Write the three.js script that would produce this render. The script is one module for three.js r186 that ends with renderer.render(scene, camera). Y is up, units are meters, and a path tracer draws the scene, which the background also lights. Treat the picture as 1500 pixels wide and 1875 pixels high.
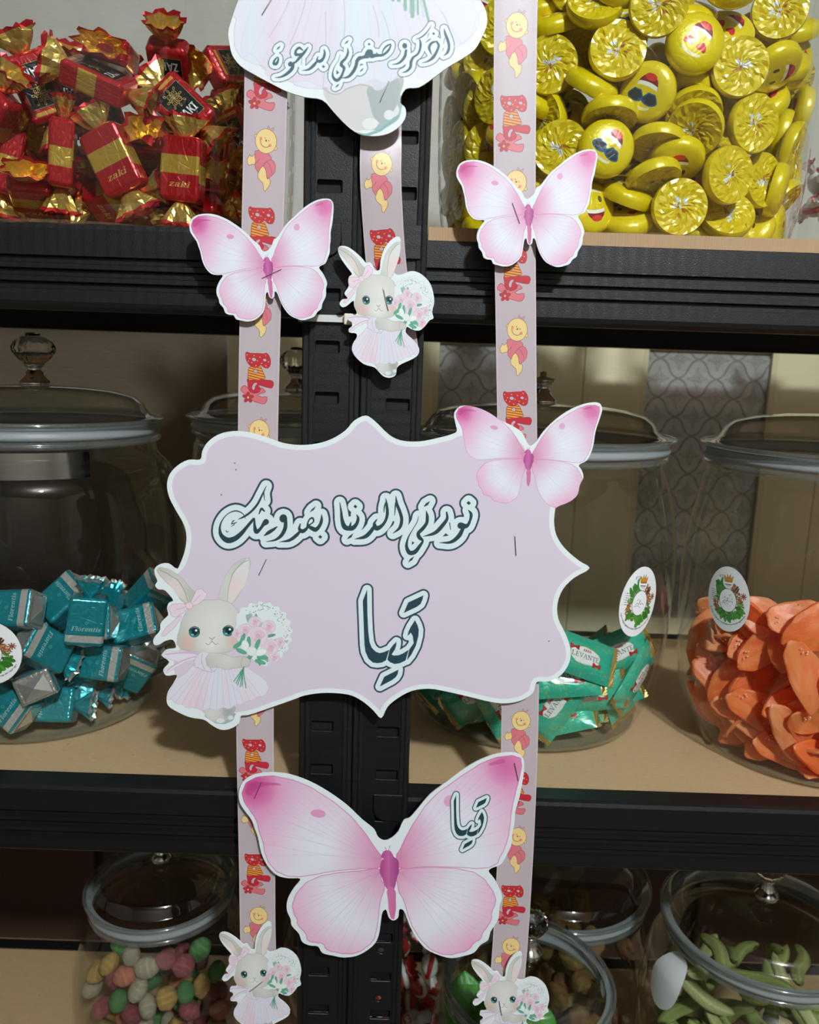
import * as THREE from 'three';
import { RoundedBoxGeometry } from 'three/addons/geometries/RoundedBoxGeometry.js';
import { mergeGeometries, mergeVertices, toCreasedNormals } from 'three/addons/utils/BufferGeometryUtils.js';
import { ImprovedNoise } from 'three/addons/math/ImprovedNoise.js';

// ---------------------------------------------------------------- camera, light, exposure
const scene = new THREE.Scene();
scene.background = new THREE.Color(0x000000);
const FOCAL = 1450, PITCH = THREE.MathUtils.degToRad(10.25), ROLL = 0.033;
const camera = new THREE.PerspectiveCamera(2 * Math.atan(937.5 / FOCAL) * 180 / Math.PI, 1500 / 1875, 0.02, 30);
camera.position.set(0, 1.40, 0.55);
camera.rotation.set(-PITCH, 0, ROLL, 'XYZ');
camera.focus = 0.55; camera.userData.fStop = 10;
camera.updateMatrixWorld(true);
const renderer = new THREE.WebGLRenderer({ antialias: true });
renderer.toneMapping = THREE.LinearToneMapping;
renderer.toneMappingExposure = 1.0;
renderer.shadowMap.enabled = true;
const LAMP = new THREE.Vector3(0.52, 2.50, 1.62), LAMP_POWER = 10.6;
const LAMP_COLOR = new THREE.Color().setRGB(0.93, 1.0, 1.05);

// ---------------------------------------------------------------- helpers
// a point of the place that was measured off the photograph, at its own distance z
function at(px, py, z) {
  const u = px - 750, v = py - 937.5, c = Math.cos(ROLL), s = Math.sin(ROLL);
  const x = u * c + v * s, y = -u * s + v * c, cp = Math.cos(PITCH), sp = Math.sin(PITCH);
  const d = [x, -y * cp - FOCAL * sp, y * sp - FOCAL * cp];
  const t = (z - 0.55) / d[2];
  return new THREE.Vector3(d[0] * t, 1.40 + d[1] * t, z);
}
let seedValue = 7;
function seed(n) { seedValue = n; }
function rnd() { seedValue = (seedValue + 0x6d2b79f5) | 0; let t = Math.imul(seedValue ^ (seedValue >>> 15), 1 | seedValue); t = (t + Math.imul(t ^ (t >>> 7), 61 | t)) ^ t; return ((t ^ (t >>> 14)) >>> 0) / 4294967296; }
const rr = (a, b) => a + (b - a) * rnd();
const perlin = new ImprovedNoise();
const V = (x, y, z) => new THREE.Vector3(x, y, z);
const taken = new Map();
function numbered(name) { const n = taken.get(name) ?? 0; taken.set(name, n + 1); return n ? name + '_' + String(n).padStart(3, '0') : name; }
function shadow(m) { m.castShadow = true; m.receiveShadow = true; return m; }
function tag(o, label, category, group, kind) { o.userData.label = label; o.userData.category = category; if (group) o.userData.group = group; if (kind) o.userData.kind = kind; return o; }
function thing(name, label, category, pos = [0, 0, 0], group) {
  const o = new THREE.Group(); o.name = numbered(name); scene.add(o); o.position.set(...pos); return tag(o, label, category, group);
}
function part(name, geo, mat, parent, label) { const m = shadow(new THREE.Mesh(geo, mat)); m.name = name; parent.add(m); if (label) m.userData.label = label; return m; }
function struct(name, geo, mat, label) { const m = shadow(new THREE.Mesh(geo, mat)); m.name = numbered(name); m.userData.kind = 'structure'; if (label) m.userData.label = label; scene.add(m); return m; }
const box = (w, h, d, x = 0, y = 0, z = 0) => new THREE.BoxGeometry(w, h, d).translate(x, y, z);
const rbox = (w, h, d, r, x = 0, y = 0, z = 0, s = 2) => new RoundedBoxGeometry(w, h, d, s, r).translate(x, y, z);
function merge(list) { return mergeGeometries(list.map((g) => (g.index ? g.toNonIndexed() : g))); }
function lathe(pts, seg = 64) { return new THREE.LatheGeometry(pts.map(([r, y]) => new THREE.Vector2(Math.max(r, 0.00001), y)), seg); }
function extrudeX(profile, x0, x1) { // profile: [z, y] points, swept along x
  const s = new THREE.Shape(profile.map(([z, y]) => new THREE.Vector2(-z, y)));
  const g = new THREE.ExtrudeGeometry(s, { depth: x1 - x0, bevelEnabled: false, steps: 1 });
  g.rotateY(Math.PI / 2); g.translate(x0, 0, 0); return g; // (-z, y, d) -> x = d, z = z
}
function canvas(w, h) { const c = document.createElement('canvas'); c.width = Math.round(w); c.height = Math.round(h); return [c, c.getContext('2d')]; }
function colorTex(c, repeat) { const t = new THREE.CanvasTexture(c); t.colorSpace = THREE.SRGBColorSpace; t.magFilter = THREE.LinearFilter; if (repeat) t.wrapS = t.wrapT = THREE.RepeatWrapping; return t; }
function dataTex(n, f) { const d = new Uint8Array(n * n * 4); for (let y = 0; y < n; y++) for (let x = 0; x < n; x++) { const v = Math.max(0, Math.min(255, Math.round(255 * f(x / n, y / n)))); d.set([v, v, v, 255], (y * n + x) * 4); } const t = new THREE.DataTexture(d, n, n); t.magFilter = THREE.LinearFilter; t.wrapS = t.wrapT = THREE.RepeatWrapping; t.needsUpdate = true; return t; }
const std = (color, roughness = 0.6, metalness = 0, extra = {}) => new THREE.MeshStandardMaterial({ color, roughness, metalness, ...extra });
const phys = (o) => new THREE.MeshPhysicalMaterial(o);
function spline(ctx, pts, closed, tension = 0.5) { // smooth path through points
  const n = pts.length, g = (i) => pts[closed ? (i + n) % n : Math.max(0, Math.min(n - 1, i))];
  ctx.moveTo(pts[0][0], pts[0][1]);
  for (let i = 0; i < (closed ? n : n - 1); i++) { const a = g(i - 1), b = g(i), c = g(i + 1), d = g(i + 2), k = tension / 3; ctx.bezierCurveTo(b[0] + (c[0] - a[0]) * k, b[1] + (c[1] - a[1]) * k, c[0] - (d[0] - b[0]) * k, c[1] - (d[1] - b[1]) * k, c[0], c[1]); }
}
function blob(ctx, pts, fill, stroke, lw, tension = 0.9) { ctx.beginPath(); spline(ctx, pts, true, tension); ctx.closePath(); if (fill) { ctx.fillStyle = fill; ctx.fill(); } if (stroke) { ctx.strokeStyle = stroke; ctx.lineWidth = lw; ctx.stroke(); } }
function line(ctx, pts, stroke, lw, tension = 0.9) { ctx.beginPath(); spline(ctx, pts, false, tension); ctx.strokeStyle = stroke; ctx.lineWidth = lw; ctx.lineCap = 'round'; ctx.lineJoin = 'round'; ctx.stroke(); }
function oval(ctx, x, y, rx, ry, fill, rot = 0, stroke, lw) { ctx.beginPath(); ctx.ellipse(x, y, rx, ry, rot, 0, 7); if (fill) { ctx.fillStyle = fill; ctx.fill(); } if (stroke) { ctx.strokeStyle = stroke; ctx.lineWidth = lw; ctx.stroke(); } }

// ---------------------------------------------------------------- shared textures and materials
const noiseBump = dataTex(256, (x, y) => { let v = 0.5; const P = Math.PI * 2; for (const [k, a] of [[14, 0.35], [30, 0.3], [55, 0.25]]) v += a * perlin.noise(Math.cos(x * P) * k / 6.3 + 9, Math.sin(x * P) * k / 6.3, Math.cos(y * P) * k / 6.3 + Math.sin(y * P) * k / 2.1); return v; });
const grainBump = dataTex(128, () => rnd());
const crumple = (() => { seed(3); const p = Array.from({ length: 46 }, () => [rnd(), rnd(), rnd()]); return dataTex(256, (x, y) => { let a = 9, b = 9, h = 0; for (const q of p) { let dx = Math.abs(x - q[0]), dy = Math.abs(y - q[1]); dx = Math.min(dx, 1 - dx); dy = Math.min(dy, 1 - dy); const d = Math.hypot(dx, dy); if (d < a) { b = a; a = d; h = q[2]; } else if (d < b) b = d; } return 0.25 + 0.5 * h * 0.4 + Math.min(1, (b - a) * 7) * 0.35; }); })();
const withRepeat = (t, x, y) => { const c = t.clone(); c.repeat.set(x, y); c.needsUpdate = true; return c; };
const M = {};
M.blackMetal = phys({ color: new THREE.Color().setRGB(0.006, 0.0063, 0.007), roughness: 0.4, metalness: 0.0, specularIntensity: 0.85, bumpMap: withRepeat(noiseBump, 60, 60), bumpScale: 0.0001, clearcoat: 0.06, clearcoatRoughness: 0.35 });
M.glass = phys({ color: new THREE.Color().setRGB(0.93, 0.95, 0.93), roughness: 0.02, transmission: 1, thickness: 0, ior: 1.5 });
M.lidGlass = phys({ color: new THREE.Color().setRGB(0.86, 0.88, 0.87), roughness: 0.03, transmission: 1, thickness: 0, ior: 1.75 });
M.thickRim = phys({ color: new THREE.Color().setRGB(0.80, 0.83, 0.82), roughness: 0.05, transmission: 0.93, thickness: 0, ior: 1.8 });
M.silicone = phys({ color: new THREE.Color().setRGB(0.36, 0.40, 0.41), roughness: 0.35, transmission: 0.25, thickness: 0 });
M.crystal = phys({ color: 0xffffff, roughness: 0.01, transmission: 1, thickness: 0.02, ior: 1.46 });
M.chrome = std(new THREE.Color().setRGB(0.75, 0.74, 0.73), 0.14, 1);
M.steel = std(new THREE.Color().setRGB(0.62, 0.62, 0.63), 0.25, 1);
M.paperSide = std(0xf2f4f4, 0.8);
M.red = phys({ color: new THREE.Color().setRGB(0.52, 0.016, 0.024), roughness: 0.3, metalness: 0.55, bumpMap: crumple, bumpScale: 0.0006, clearcoat: 0.4, clearcoatRoughness: 0.2 });
M.gold = phys({ color: new THREE.Color().setRGB(0.83, 0.60, 0.16), roughness: 0.24, metalness: 0.8, bumpMap: crumple, bumpScale: 0.0006, flatShading: true });
M.redFlat = phys({ color: new THREE.Color().setRGB(0.55, 0.02, 0.03), roughness: 0.32, metalness: 0.5, flatShading: true });
M.tealFlat = phys({ color: new THREE.Color().setRGB(0.015, 0.36, 0.42), roughness: 0.28, metalness: 0.6, flatShading: true });
M.silverFlat = phys({ color: new THREE.Color().setRGB(0.72, 0.71, 0.69), roughness: 0.28, metalness: 0.85, flatShading: true });
M.clearFilm = phys({ color: 0xf4f4f4, roughness: 0.08, transmission: 0.9, thickness: 0, ior: 1.5, flatShading: true });

// ---------------------------------------------------------------- room shell
const wallTex = (() => { const [c, g] = canvas(512, 512); g.fillStyle = '#6e6150'; g.fillRect(0, 0, 512, 512); seed(11); for (let i = 0; i < 9000; i++) { const v = rr(-9, 9); g.fillStyle = `rgba(${112 + v},${98 + v},${80 + v},0.3)`; g.fillRect(rnd() * 512, rnd() * 512, rr(1, 5), rr(1, 5)); } return colorTex(c, true); })();
M.wallBack = std(0xffffff, 0.85, 0, { map: withRepeat(wallTex, 3, 3), bumpMap: withRepeat(noiseBump, 8, 8), bumpScale: 0.0008 });
M.wallUpper = std(new THREE.Color().setRGB(0.66, 0.63, 0.58), 0.8, 0, { bumpMap: withRepeat(noiseBump, 8, 8), bumpScale: 0.0008 });
M.wallSide = std(0x8f867a, 0.9);
M.ceiling = std(0xa39d94, 0.9);
M.floor = std(0x54483c, 0.5, 0, { bumpMap: withRepeat(noiseBump, 6, 6), bumpScale: 0.0005 });
struct('floor', box(4.4, 0.1, 4.2, 0, -0.05, 1.0), M.floor, 'brown floor under the racks');
struct('ceiling', box(4.4, 0.1, 4.2, 0, 2.65, 1.0), M.ceiling, 'off-white ceiling over the racks');
struct('wall_back', box(4.4, 1.49, 0.1, 0, 0.745, -0.95), M.wallBack, 'dull brown painted lower wall behind the racks');
struct('wall_back', box(4.4, 1.11, 0.1, 0, 2.045, -0.95), M.wallUpper, 'pale grey painted upper wall behind the racks');
struct('wall_left', box(0.1, 2.6, 4.0, -2.15, 1.3, 1.0), M.wallSide, 'pale wall');
struct('wall_right', box(0.1, 2.6, 4.0, 2.15, 1.3, 1.0), M.wallSide, 'pale wall');
struct('wall_front', box(4.4, 2.6, 0.1, 0, 1.3, 3.05), M.wallSide, 'pale wall');
{ // the round ceiling lamp
  const t = thing('ceiling_lamp', 'round white glowing globe lamp on the ceiling over the aisle', 'lamp', [LAMP.x, 2.6, LAMP.z]);
  part('base', lathe([[0, 0], [0.075, 0], [0.075, -0.02], [0.03, -0.03], [0, -0.03]], 32), std(0xf0f0ee, 0.5), t);
  const bulb = part('bulb', new THREE.SphereGeometry(0.055, 32, 20).translate(0, -0.10, 0), std(0xffffff, 0.4, 0, { emissive: LAMP_COLOR, emissiveIntensity: 30 }), t);
  bulb.castShadow = false;
  const L = new THREE.PointLight(LAMP_COLOR, LAMP_POWER); L.position.set(0, -0.10, 0); L.castShadow = true; L.shadow.radius = 2.7; L.name = 'lamp_light'; t.add(L);
}

// ---------------------------------------------------------------- cream cupboard with patterned glass doors, behind the right rack
M.cream = std(new THREE.Color().setRGB(0.78, 0.70, 0.46), 0.45, 0, { bumpMap: withRepeat(noiseBump, 5, 5), bumpScale: 0.0003 });
M.creamDark = std(new THREE.Color().setRGB(0.70, 0.62, 0.41), 0.5);
const patternBump = (() => { // one repeat: flower in a lattice of wavy diamonds
  const [c, g] = canvas(512, 512); g.fillStyle = '#555'; g.fillRect(0, 0, 512, 512);
  for (const [ox, oy] of [[256, 256], [0, 0], [512, 0], [0, 512], [512, 512]]) {
    g.save(); g.translate(ox, oy);
    for (let k = 0; k < 4; k++) { g.rotate(Math.PI / 2); oval(g, 0, -62, 26, 48, '#cfcfcf'); oval(g, 0, -58, 12, 30, '#8a8a8a'); oval(g, 46, -46, 13, 13, '#bbb'); oval(g, 0, -128, 14, 14, '#ddd'); }
    oval(g, 0, 0, 20, 20, '#eee'); g.restore();
  }
  g.lineCap = 'round';
  for (let k = -2; k < 4; k++) for (const d of [1, -1]) { const p = []; for (let i = -2; i <= 34; i++) { const t = i / 32 * 512, w = 17 * Math.sin(t / 512 * Math.PI * 4); p.push(d > 0 ? [t + w, t + k * 512 - 256 - w] : [t + w, -t + k * 512 + 256 + w]); } line(g, p, '#e8e8e8', 20); line(g, p, '#a0a0a0', 6); }
  const t = new THREE.CanvasTexture(c); t.magFilter = THREE.LinearFilter; t.wrapS = t.wrapT = THREE.RepeatWrapping; return t;
})();
M.patternGlass = phys({ color: new THREE.Color().setRGB(0.80, 0.79, 0.77), roughness: 0.14, transmission: 0.5, thickness: 0, ior: 1.9, bumpMap: patternBump, bumpScale: 0.03 });
{
  const z0 = -0.62, yBot = 0.985, x0 = -0.271, x1 = 1.15, yTop = 1.47, cup = thing('glass_cupboard', 'cream cupboard with patterned glass doors behind the right black rack', 'cupboard', [0, 0, 0]);
  part('side_panel', box(0.018, yTop - yBot, 0.25, x0 + 0.009, (yTop + yBot) / 2, z0 - 0.145), M.cream, cup);
  part('side_panel', box(0.018, yTop - yBot, 0.25, x1 - 0.009, (yTop + yBot) / 2, z0 - 0.145), M.cream, cup);
  part('back_panel', box(x1 - x0 - 0.036, yTop - yBot - 0.01, 0.01, (x0 + x1) / 2, (yTop + yBot) / 2, z0 - 0.262), std(0x77706a, 0.8), cup);
  part('top_panel', rbox(x1 - x0 + 0.02, 0.02, 0.285, 0.004, (x0 + x1) / 2, yTop + 0.01, z0 - 0.128), M.cream, cup);
  part('bottom_panel', box(x1 - x0 - 0.036, 0.018, 0.235, (x0 + x1) / 2, yBot + 0.009, z0 - 0.138), M.cream, cup);
  part('shelf', box(x1 - x0 - 0.036, 0.018, 0.232, (x0 + x1) / 2, 1.362, z0 - 0.138), M.creamDark, cup);
  const doors = [[-0.271, 0.2455, 0.028, 0.180], [0.2485, 0.60, 0.331, 0.5265], [0.603, 1.15, 0.68, 1.07]];
  for (const [a, b, ga, gb] of doors) {
    const d = part('door', (() => { const s = new THREE.Shape([[a, yBot], [b, yBot], [b, yTop], [a, yTop]].map((p) => new THREE.Vector2(...p))); s.holes.push(new THREE.Path([[ga, 1.035], [ga, 1.44], [gb, 1.44], [gb, 1.035]].map((p) => new THREE.Vector2(...p)))); return new THREE.ExtrudeGeometry(s, { depth: 0.016, bevelEnabled: true, bevelSize: 0.0012, bevelThickness: 0.0012, bevelSegments: 1 }).translate(0, 0, z0 - 0.017); })(), M.cream, cup);
    const g = new THREE.PlaneGeometry(gb - ga, 0.405); const uv = g.attributes.uv; for (let i = 0; i < uv.count; i++) uv.setXY(i, uv.getX(i) * (gb - ga) / 0.056, uv.getY(i) * 0.405 / 0.056);
    part('pane', g.translate((ga + gb) / 2, 1.2375, z0 - 0.009), M.patternGlass, d, 'clear glass pressed with flowers and wavy lattice');
    const bead = 0.008; for (const bx of [ga + bead / 2, gb - bead / 2]) part('bead', box(bead, 0.405, 0.006, bx, 1.2375, z0 - 0.003), M.creamDark, d);
  }
  // folded linens and tins that show dimly through the pressed glass
  for (const [x, w, col, lab] of [[0.10, 0.15, 0xb08d86, 'dusty pink folded cloth stack behind the narrow patterned pane'], [0.43, 0.19, 0xb39a92, 'dusty pink folded cloth stack behind the wide patterned pane']]) {
    const t = thing('folded_cloth', lab, 'cloth', [x, 1.3715, z0 - 0.14]);
    for (let i = 0; i < 3; i++) part('fold', rbox(w, 0.021, 0.16, 0.009, 0, 0.0115 + i * 0.0225, 0, 3), std(col, 0.9), t);
  }
  for (const [x, w, h, col, lab] of [[0.10, 0.15, 0.17, 0x8b9490, 'grey green storage tin behind the narrow patterned pane'], [0.43, 0.19, 0.24, 0x7d8782, 'grey green storage tin behind the wide patterned pane']]) {
    const t = thing('storage_tin', lab, 'tin', [x, 1.004, z0 - 0.15]);
    part('body', rbox(w, h, 0.15, 0.012, 0, h / 2, 0), std(col, 0.5, 0.2), t); part('lid', rbox(w + 0.006, 0.022, 0.156, 0.006, 0, h + 0.011, 0), std(col, 0.4, 0.3), t);
  }
}

{ // the dark wooden base unit that carries the cupboard and runs on behind both racks
  const t = thing('base_cabinet', 'dark red brown wooden base cabinet under the cream cupboard', 'cabinet', [0, 0, -0.742]), wood = std(new THREE.Color().setRGB(0.085, 0.045, 0.026), 0.5, 0, { bumpMap: withRepeat(noiseBump, 3, 12), bumpScale: 0.0006 });
  part('body', box(2.9, 0.96, 0.26, 0, 0.48, -0.012), wood, t); part('worktop', rbox(2.94, 0.023, 0.30, 0.004, 0, 0.9725, 0), wood, t);
  for (let i = 0; i < 6; i++) { const d = part('door', rbox(0.47, 0.84, 0.018, 0.004, -1.21 + i * 0.484, 0.50, 0.127), wood, t); part('handle', new THREE.CylinderGeometry(0.005, 0.005, 0.12, 12).translate(-1.21 + i * 0.484 + (i % 2 ? -0.2 : 0.2), 0.78, 0.15), M.steel, d); }
}

// ---------------------------------------------------------------- two black boltless racks side by side
const mdfTex = (() => { const [c, g] = canvas(1024, 512); g.fillStyle = '#bfa27a'; g.fillRect(0, 0, 1024, 512); seed(21); for (let i = 0; i < 26000; i++) { const v = rr(-22, 18); g.fillStyle = `rgba(${186 + v},${158 + v},${118 + v},0.22)`; g.fillRect(rnd() * 1024, rnd() * 512, rr(1, 9), rr(1, 3)); } for (let i = 0; i < 26; i++) { g.fillStyle = `rgba(90,66,42,${rr(0.1, 0.35)})`; g.beginPath(); g.arc(rnd() * 1024, rnd() * 512, rr(0.6, 2), 0, 7); g.fill(); } return colorTex(c, true); })();
M.mdf = std(0xffffff, 0.62, 0, { map: mdfTex, bumpMap: withRepeat(grainBump, 6, 6), bumpScale: 0.0001 });
M.mdfEdge = std(new THREE.Color().setRGB(0.44, 0.29, 0.16), 0.85, 0, { bumpMap: withRepeat(grainBump, 10, 2), bumpScale: 0.0003 });
const DEPTH = 0.42;
const shelvesY = [1.489, 1.080, 0.612];       // top edge of the beams
const slotsL = [], slotsR = [];
for (let i = -6; i < 44; i++) { slotsL.push(1.5466 - 0.0345 * i - 0.0); slotsR.push(1.5436 - 0.0345 * i); }
function postPlate(x0, x1, slots, slotX, holes) { // face of a post: slots punched through, 1.6 mm sheet
  const s = new THREE.Shape([[x0, 0.02], [x1, 0.02], [x1, 1.80], [x0, 1.80]].map((p) => new THREE.Vector2(...p)));
  for (const y of slots) { if (y > 1.77 || y < 0.06) continue; const a = slotX - 0.0085, b = slotX + 0.0085, p = new THREE.Path(), r = 0.0016; p.moveTo(a + r, y); p.lineTo(b - r, y); p.quadraticCurveTo(b, y, b, y + r); p.lineTo(b, y + 0.0085 - r); p.quadraticCurveTo(b, y + 0.0085, b - r, y + 0.0085); p.lineTo(a + r, y + 0.0085); p.quadraticCurveTo(a, y + 0.0085, a, y + 0.0085 - r); p.lineTo(a, y + r); p.quadraticCurveTo(a, y, a + r, y); s.holes.push(p); }
  for (const [x, y] of holes) { const p = new THREE.Path(); p.absarc(x, y, 0.0029, 0, Math.PI * 2, true); s.holes.push(p); }
  return new THREE.ExtrudeGeometry(s, { depth: 0.0014, bevelEnabled: true, bevelSize: 0.0003, bevelThickness: 0.0003, bevelSegments: 1, curveSegments: 5 });
}
function makeRack(name, label, inner, outer, sideSign, slots, slotX, holes, w) {
  // inner = x of the outer face of the post in view, outer = far end of the rack
  const t = thing(name, label, 'rack', [0, 0, 0]);
  const xa = Math.min(inner, inner - sideSign * w), xb = Math.max(inner, inner - sideSign * w);
  const farA = Math.min(outer, outer + sideSign * w), farB = Math.max(outer, outer + sideSign * w);
  const posts = [[xa, xb, 0, slots, slotX, holes], [xa, xb, -DEPTH, slots, slotX, []], [farA, farB, 0, slots, (farA + farB) / 2, []], [farA, farB, -DEPTH, slots, (farA + farB) / 2, []]];
  for (const [a, b, z, sl, sx, ho] of posts) {
    const front = z === 0, dir = front ? -1 : 1;
    const p = part('post', postPlate(a, b, sl, sx, ho).translate(0, 0, z + (front ? -0.0018 : 0)), M.blackMetal, t);
    // rolled edges and the flange that turns the corner
    const edge = (x) => new THREE.CylinderGeometry(0.0021, 0.0021, 1.78, 10).translate(x, 0.91, z + (front ? -0.001 : 0.001));
    part('rolled_edge', merge([edge(a + 0.0018), edge(a + 0.0058), edge(b - 0.0018), edge(b - 0.0052)]), M.blackMetal, p);
    part('flange', box(0.0016, 1.78, 0.034, (a === xa ? inner - sideSign * 0.0008 : outer + sideSign * 0.0008), 0.91, z + dir * 0.018), M.blackMetal, p);
    if (front && a === xa) for (const y of sl) { if (y > 1.77 || y < 0.55) continue; part('slot_tongue', rbox(0.0205, 0.0125, 0.0012, 0.0005, sx, y + 0.0048, z - 0.0048, 1), M.blackMetal, p); }
    part('foot', box(0.036, 0.02, 0.036, (a + b) / 2, 0.01, z + dir * 0.019), std(0x111111, 0.8), p);
  }
  const bx0 = Math.min(xb, farB) , bx1 = Math.max(xa, farA);
  for (const y of shelvesY) {
    const H = 0.057, zf = -0.004, g = 0.0034; // grooved front face, rolled top and bottom lips
    const prof = [[zf - 0.02, y], [zf - 0.004, y], [zf - 0.001, y - 0.0012], [zf, y - 0.004], [zf, y - 0.0215]];
    for (let k = 0; k < 3; k++) { const q = y - 0.0225 - k * 0.0085; prof.push([zf - g, q], [zf - g, q - 0.0034], [zf, q - 0.0044]); if (k < 2) prof.push([zf, q - 0.0074]); }
    prof.push([zf, y - 0.0515], [zf - 0.0008, y - 0.0545], [zf - 0.004, y - H], [zf - 0.016, y - H], [zf - 0.016, y - H + 0.0016], [zf - 0.006, y - H + 0.0016], [zf - 0.005, y - 0.0185], [zf - 0.03, y - 0.0185], [zf - 0.03, y - 0.017], [zf - 0.004, y - 0.017], [zf - 0.004, y - 0.0016], [zf - 0.02, y - 0.0016]);
    const fb = part('front_beam', extrudeX(prof, bx0 + 0.0005, bx1 - 0.0005), M.blackMetal, t);
    part('rear_beam', extrudeX(prof.map(([z, yy]) => [-DEPTH - z, yy]).reverse(), bx0 + 0.0005, bx1 - 0.0005), M.blackMetal, t);
    for (const s of [-1, 1]) part('side_beam', box(0.0016, 0.05, DEPTH - 0.04, s > 0 ? bx1 + 0.012 : bx0 - 0.012, y - 0.028, -DEPTH / 2), M.blackMetal, t);
    // the hook plate of the beam that shows in front of the post
    const hs = new THREE.Shape(), hx = inner - sideSign * (w - 0.004); hs.moveTo(0, 0); hs.lineTo(sideSign * 0.021, 0); hs.lineTo(sideSign * 0.021, -0.010); hs.quadraticCurveTo(sideSign * 0.0205, -0.021, sideSign * 0.010, -0.021); hs.lineTo(0, -0.021); hs.closePath();
    part('beam_hook', new THREE.ExtrudeGeometry(hs, { depth: 0.0016, bevelEnabled: true, bevelSize: 0.0003, bevelThickness: 0.0003, bevelSegments: 1 }).translate(hx, y + 0.004, 0.0006), M.blackMetal, fb);
    const lift = y > 1.4 && sideSign < 0 ? 0.0045 : y > 1.4 ? -0.0003 : -0.0012, bw = bx1 - bx0 - 0.002, bd = DEPTH - 0.012;
    const bg = box(bw, 0.009, bd, (bx0 + bx1) / 2, y + lift - 0.0045, -DEPTH / 2 - (lift > 0 ? -0.002 : 0.002));
    { const uv = bg.attributes.uv, ps = bg.attributes.position; for (let i = 0; i < uv.count; i++) uv.setXY(i, ps.getX(i) / 0.6, ps.getZ(i) / 0.3); }
    part('shelf_board', bg, [M.mdfEdge, M.mdfEdge, M.mdf, M.mdf, M.mdfEdge, M.mdfEdge], t);
  }
  return t;
}
makeRack("storage_rack", "black metal rack holding the red and the turquoise candy jars", -0.0375, -1.02, 1, slotsL, -0.0595, [], 0.039);
makeRack('storage_rack', 'black metal rack holding the yellow and the orange candy jars', -0.0365, 1.02, -1, slotsR, -0.0105, [[-0.011, 0.950], [-0.012, 0.907]], 0.042);

// ---------------------------------------------------------------- glass jars
const stickerTex = [0, 1].map((k) => { // round shop label: crown, ring of herbs and spices, white middle with handwriting
  const [c, g] = canvas(512, 640); seed(31 + k); g.fillStyle = '#eef1f1'; g.fillRect(0, 0, 512, 640);
  g.save(); g.translate(262, 330);
  const cols = ['#3f7d2a', '#2f6a24', '#57963a', '#8a5a34', '#b5713f', '#7d4a2a', '#98a055'];
  for (let i = 0; i < 900; i++) { const a = rnd() * Math.PI * 2, r = rr(108, 172) + 18 * Math.sin(a * 3), brown = (a > 5.0 && a < 6.28) || (a > 2.4 && a < 3.1); g.fillStyle = brown ? cols[3 + Math.floor(rnd() * 3)] : cols[[0, 1, 2, 6][Math.floor(rnd() * 4)]]; g.beginPath(); g.ellipse(Math.cos(a) * r, Math.sin(a) * r * 1.08, rr(4, 14), rr(3, 8), a + rr(-0.6, 0.6), 0, 7); g.fill(); }
  for (let i = 0; i < 26; i++) { const a = rr(0.4, 2.5), r = rr(130, 190); g.save(); g.rotate(a); g.translate(r, 0); g.rotate(rr(-0.5, 0.5)); blob(g, [[-30, 0], [0, -15], [36, 0], [0, 15]], ['#3c8a2b', '#4f9c35', '#2f7425'][i % 3], '#2a5f22', 2); g.restore(); }
  for (let i = 0; i < 12; i++) { const a = rr(3.5, 4.5), r = rr(120, 190); g.save(); g.rotate(a); g.translate(r, 0); g.rotate(rr(-0.5, 0.5)); blob(g, [[-34, 0], [0, -18], [46, 0], [0, 18]], ['#4b8f35', '#3a7d2b'][i % 2], '#2a5f22', 2); g.restore(); }
  g.fillStyle = '#4a2f22'; g.save(); g.rotate(-0.9); g.fillRect(120, -12, 70, 20); g.fillRect(124, 12, 60, 14); g.restore();
  g.fillStyle = '#8a4a2c'; for (let i = 0; i < 8; i++) { g.save(); g.translate(178, -62); g.rotate(i * 0.785); g.fillRect(0, -5, 34, 10); g.restore(); }
  oval(g, 0, 0, 102, 112, '#f3f5f6', 0, '#26303a', 5);
  line(g, [[-58, 18], [-34, 2], [-12, 10], [0, -26], [8, 10], [34, 2], [60, 14]], '#4a4f58', 4); line(g, [[-40, -22], [-24, -34]], '#4a4f58', 4); line(g, [[-70, 34], [-20, 26], [10, 40]], '#4a4f58', 3);
  if (k) for (let i = 0; i < 26; i++) line(g, [[rr(-50, 55), rr(-60, 60)], [rr(-50, 55), rr(-60, 60)]].map((q, j, A) => (j ? [A[0][0] + rr(-14, 14), A[0][1] + rr(-14, 14)] : q)), '#6b7280', 3);
  g.restore();
  oval(g, 262, 150, 62, 66, '#eef1f1');
  blob(g, [[222, 150], [214, 92], [240, 116], [250, 76], [264, 110], [286, 74], [290, 116], [318, 92], [306, 150]], '#c98a22', '#8d5a10', 3, 0.2); g.fillStyle = '#a86c16'; g.fillRect(222, 140, 84, 14);
  g.fillStyle = '#3a3f46'; g.fillRect(226, 172, 76, 9); g.fillRect(240, 190, 46, 4);
  line(g, k ? [[150, 96], [158, 116], [170, 92]] : [[150, 112], [164, 96], [156, 112], [148, 124]], '#5a6ea8', 6); oval(g, 196, 106, 12, 12, null, 0, '#5a6ea8', 5);
  g.fillStyle = '#3a3f46'; for (let i = 0; i < 6; i++) { g.fillRect(62, 246 + i * 20, 22, 6); g.fillRect(94, 244 + i * 20, 8, 8); g.fillRect(44, 246 + i * 20, 6, 5); }
  g.lineWidth = 3; for (let a = 0.55; a < 2.75; a += 0.045) { const s = rr(6, 15); g.save(); g.translate(256, 330); g.rotate(a); g.fillRect(228, -3, s, rr(4, 9)); g.restore(); }
  return colorTex(c);
});
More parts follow.
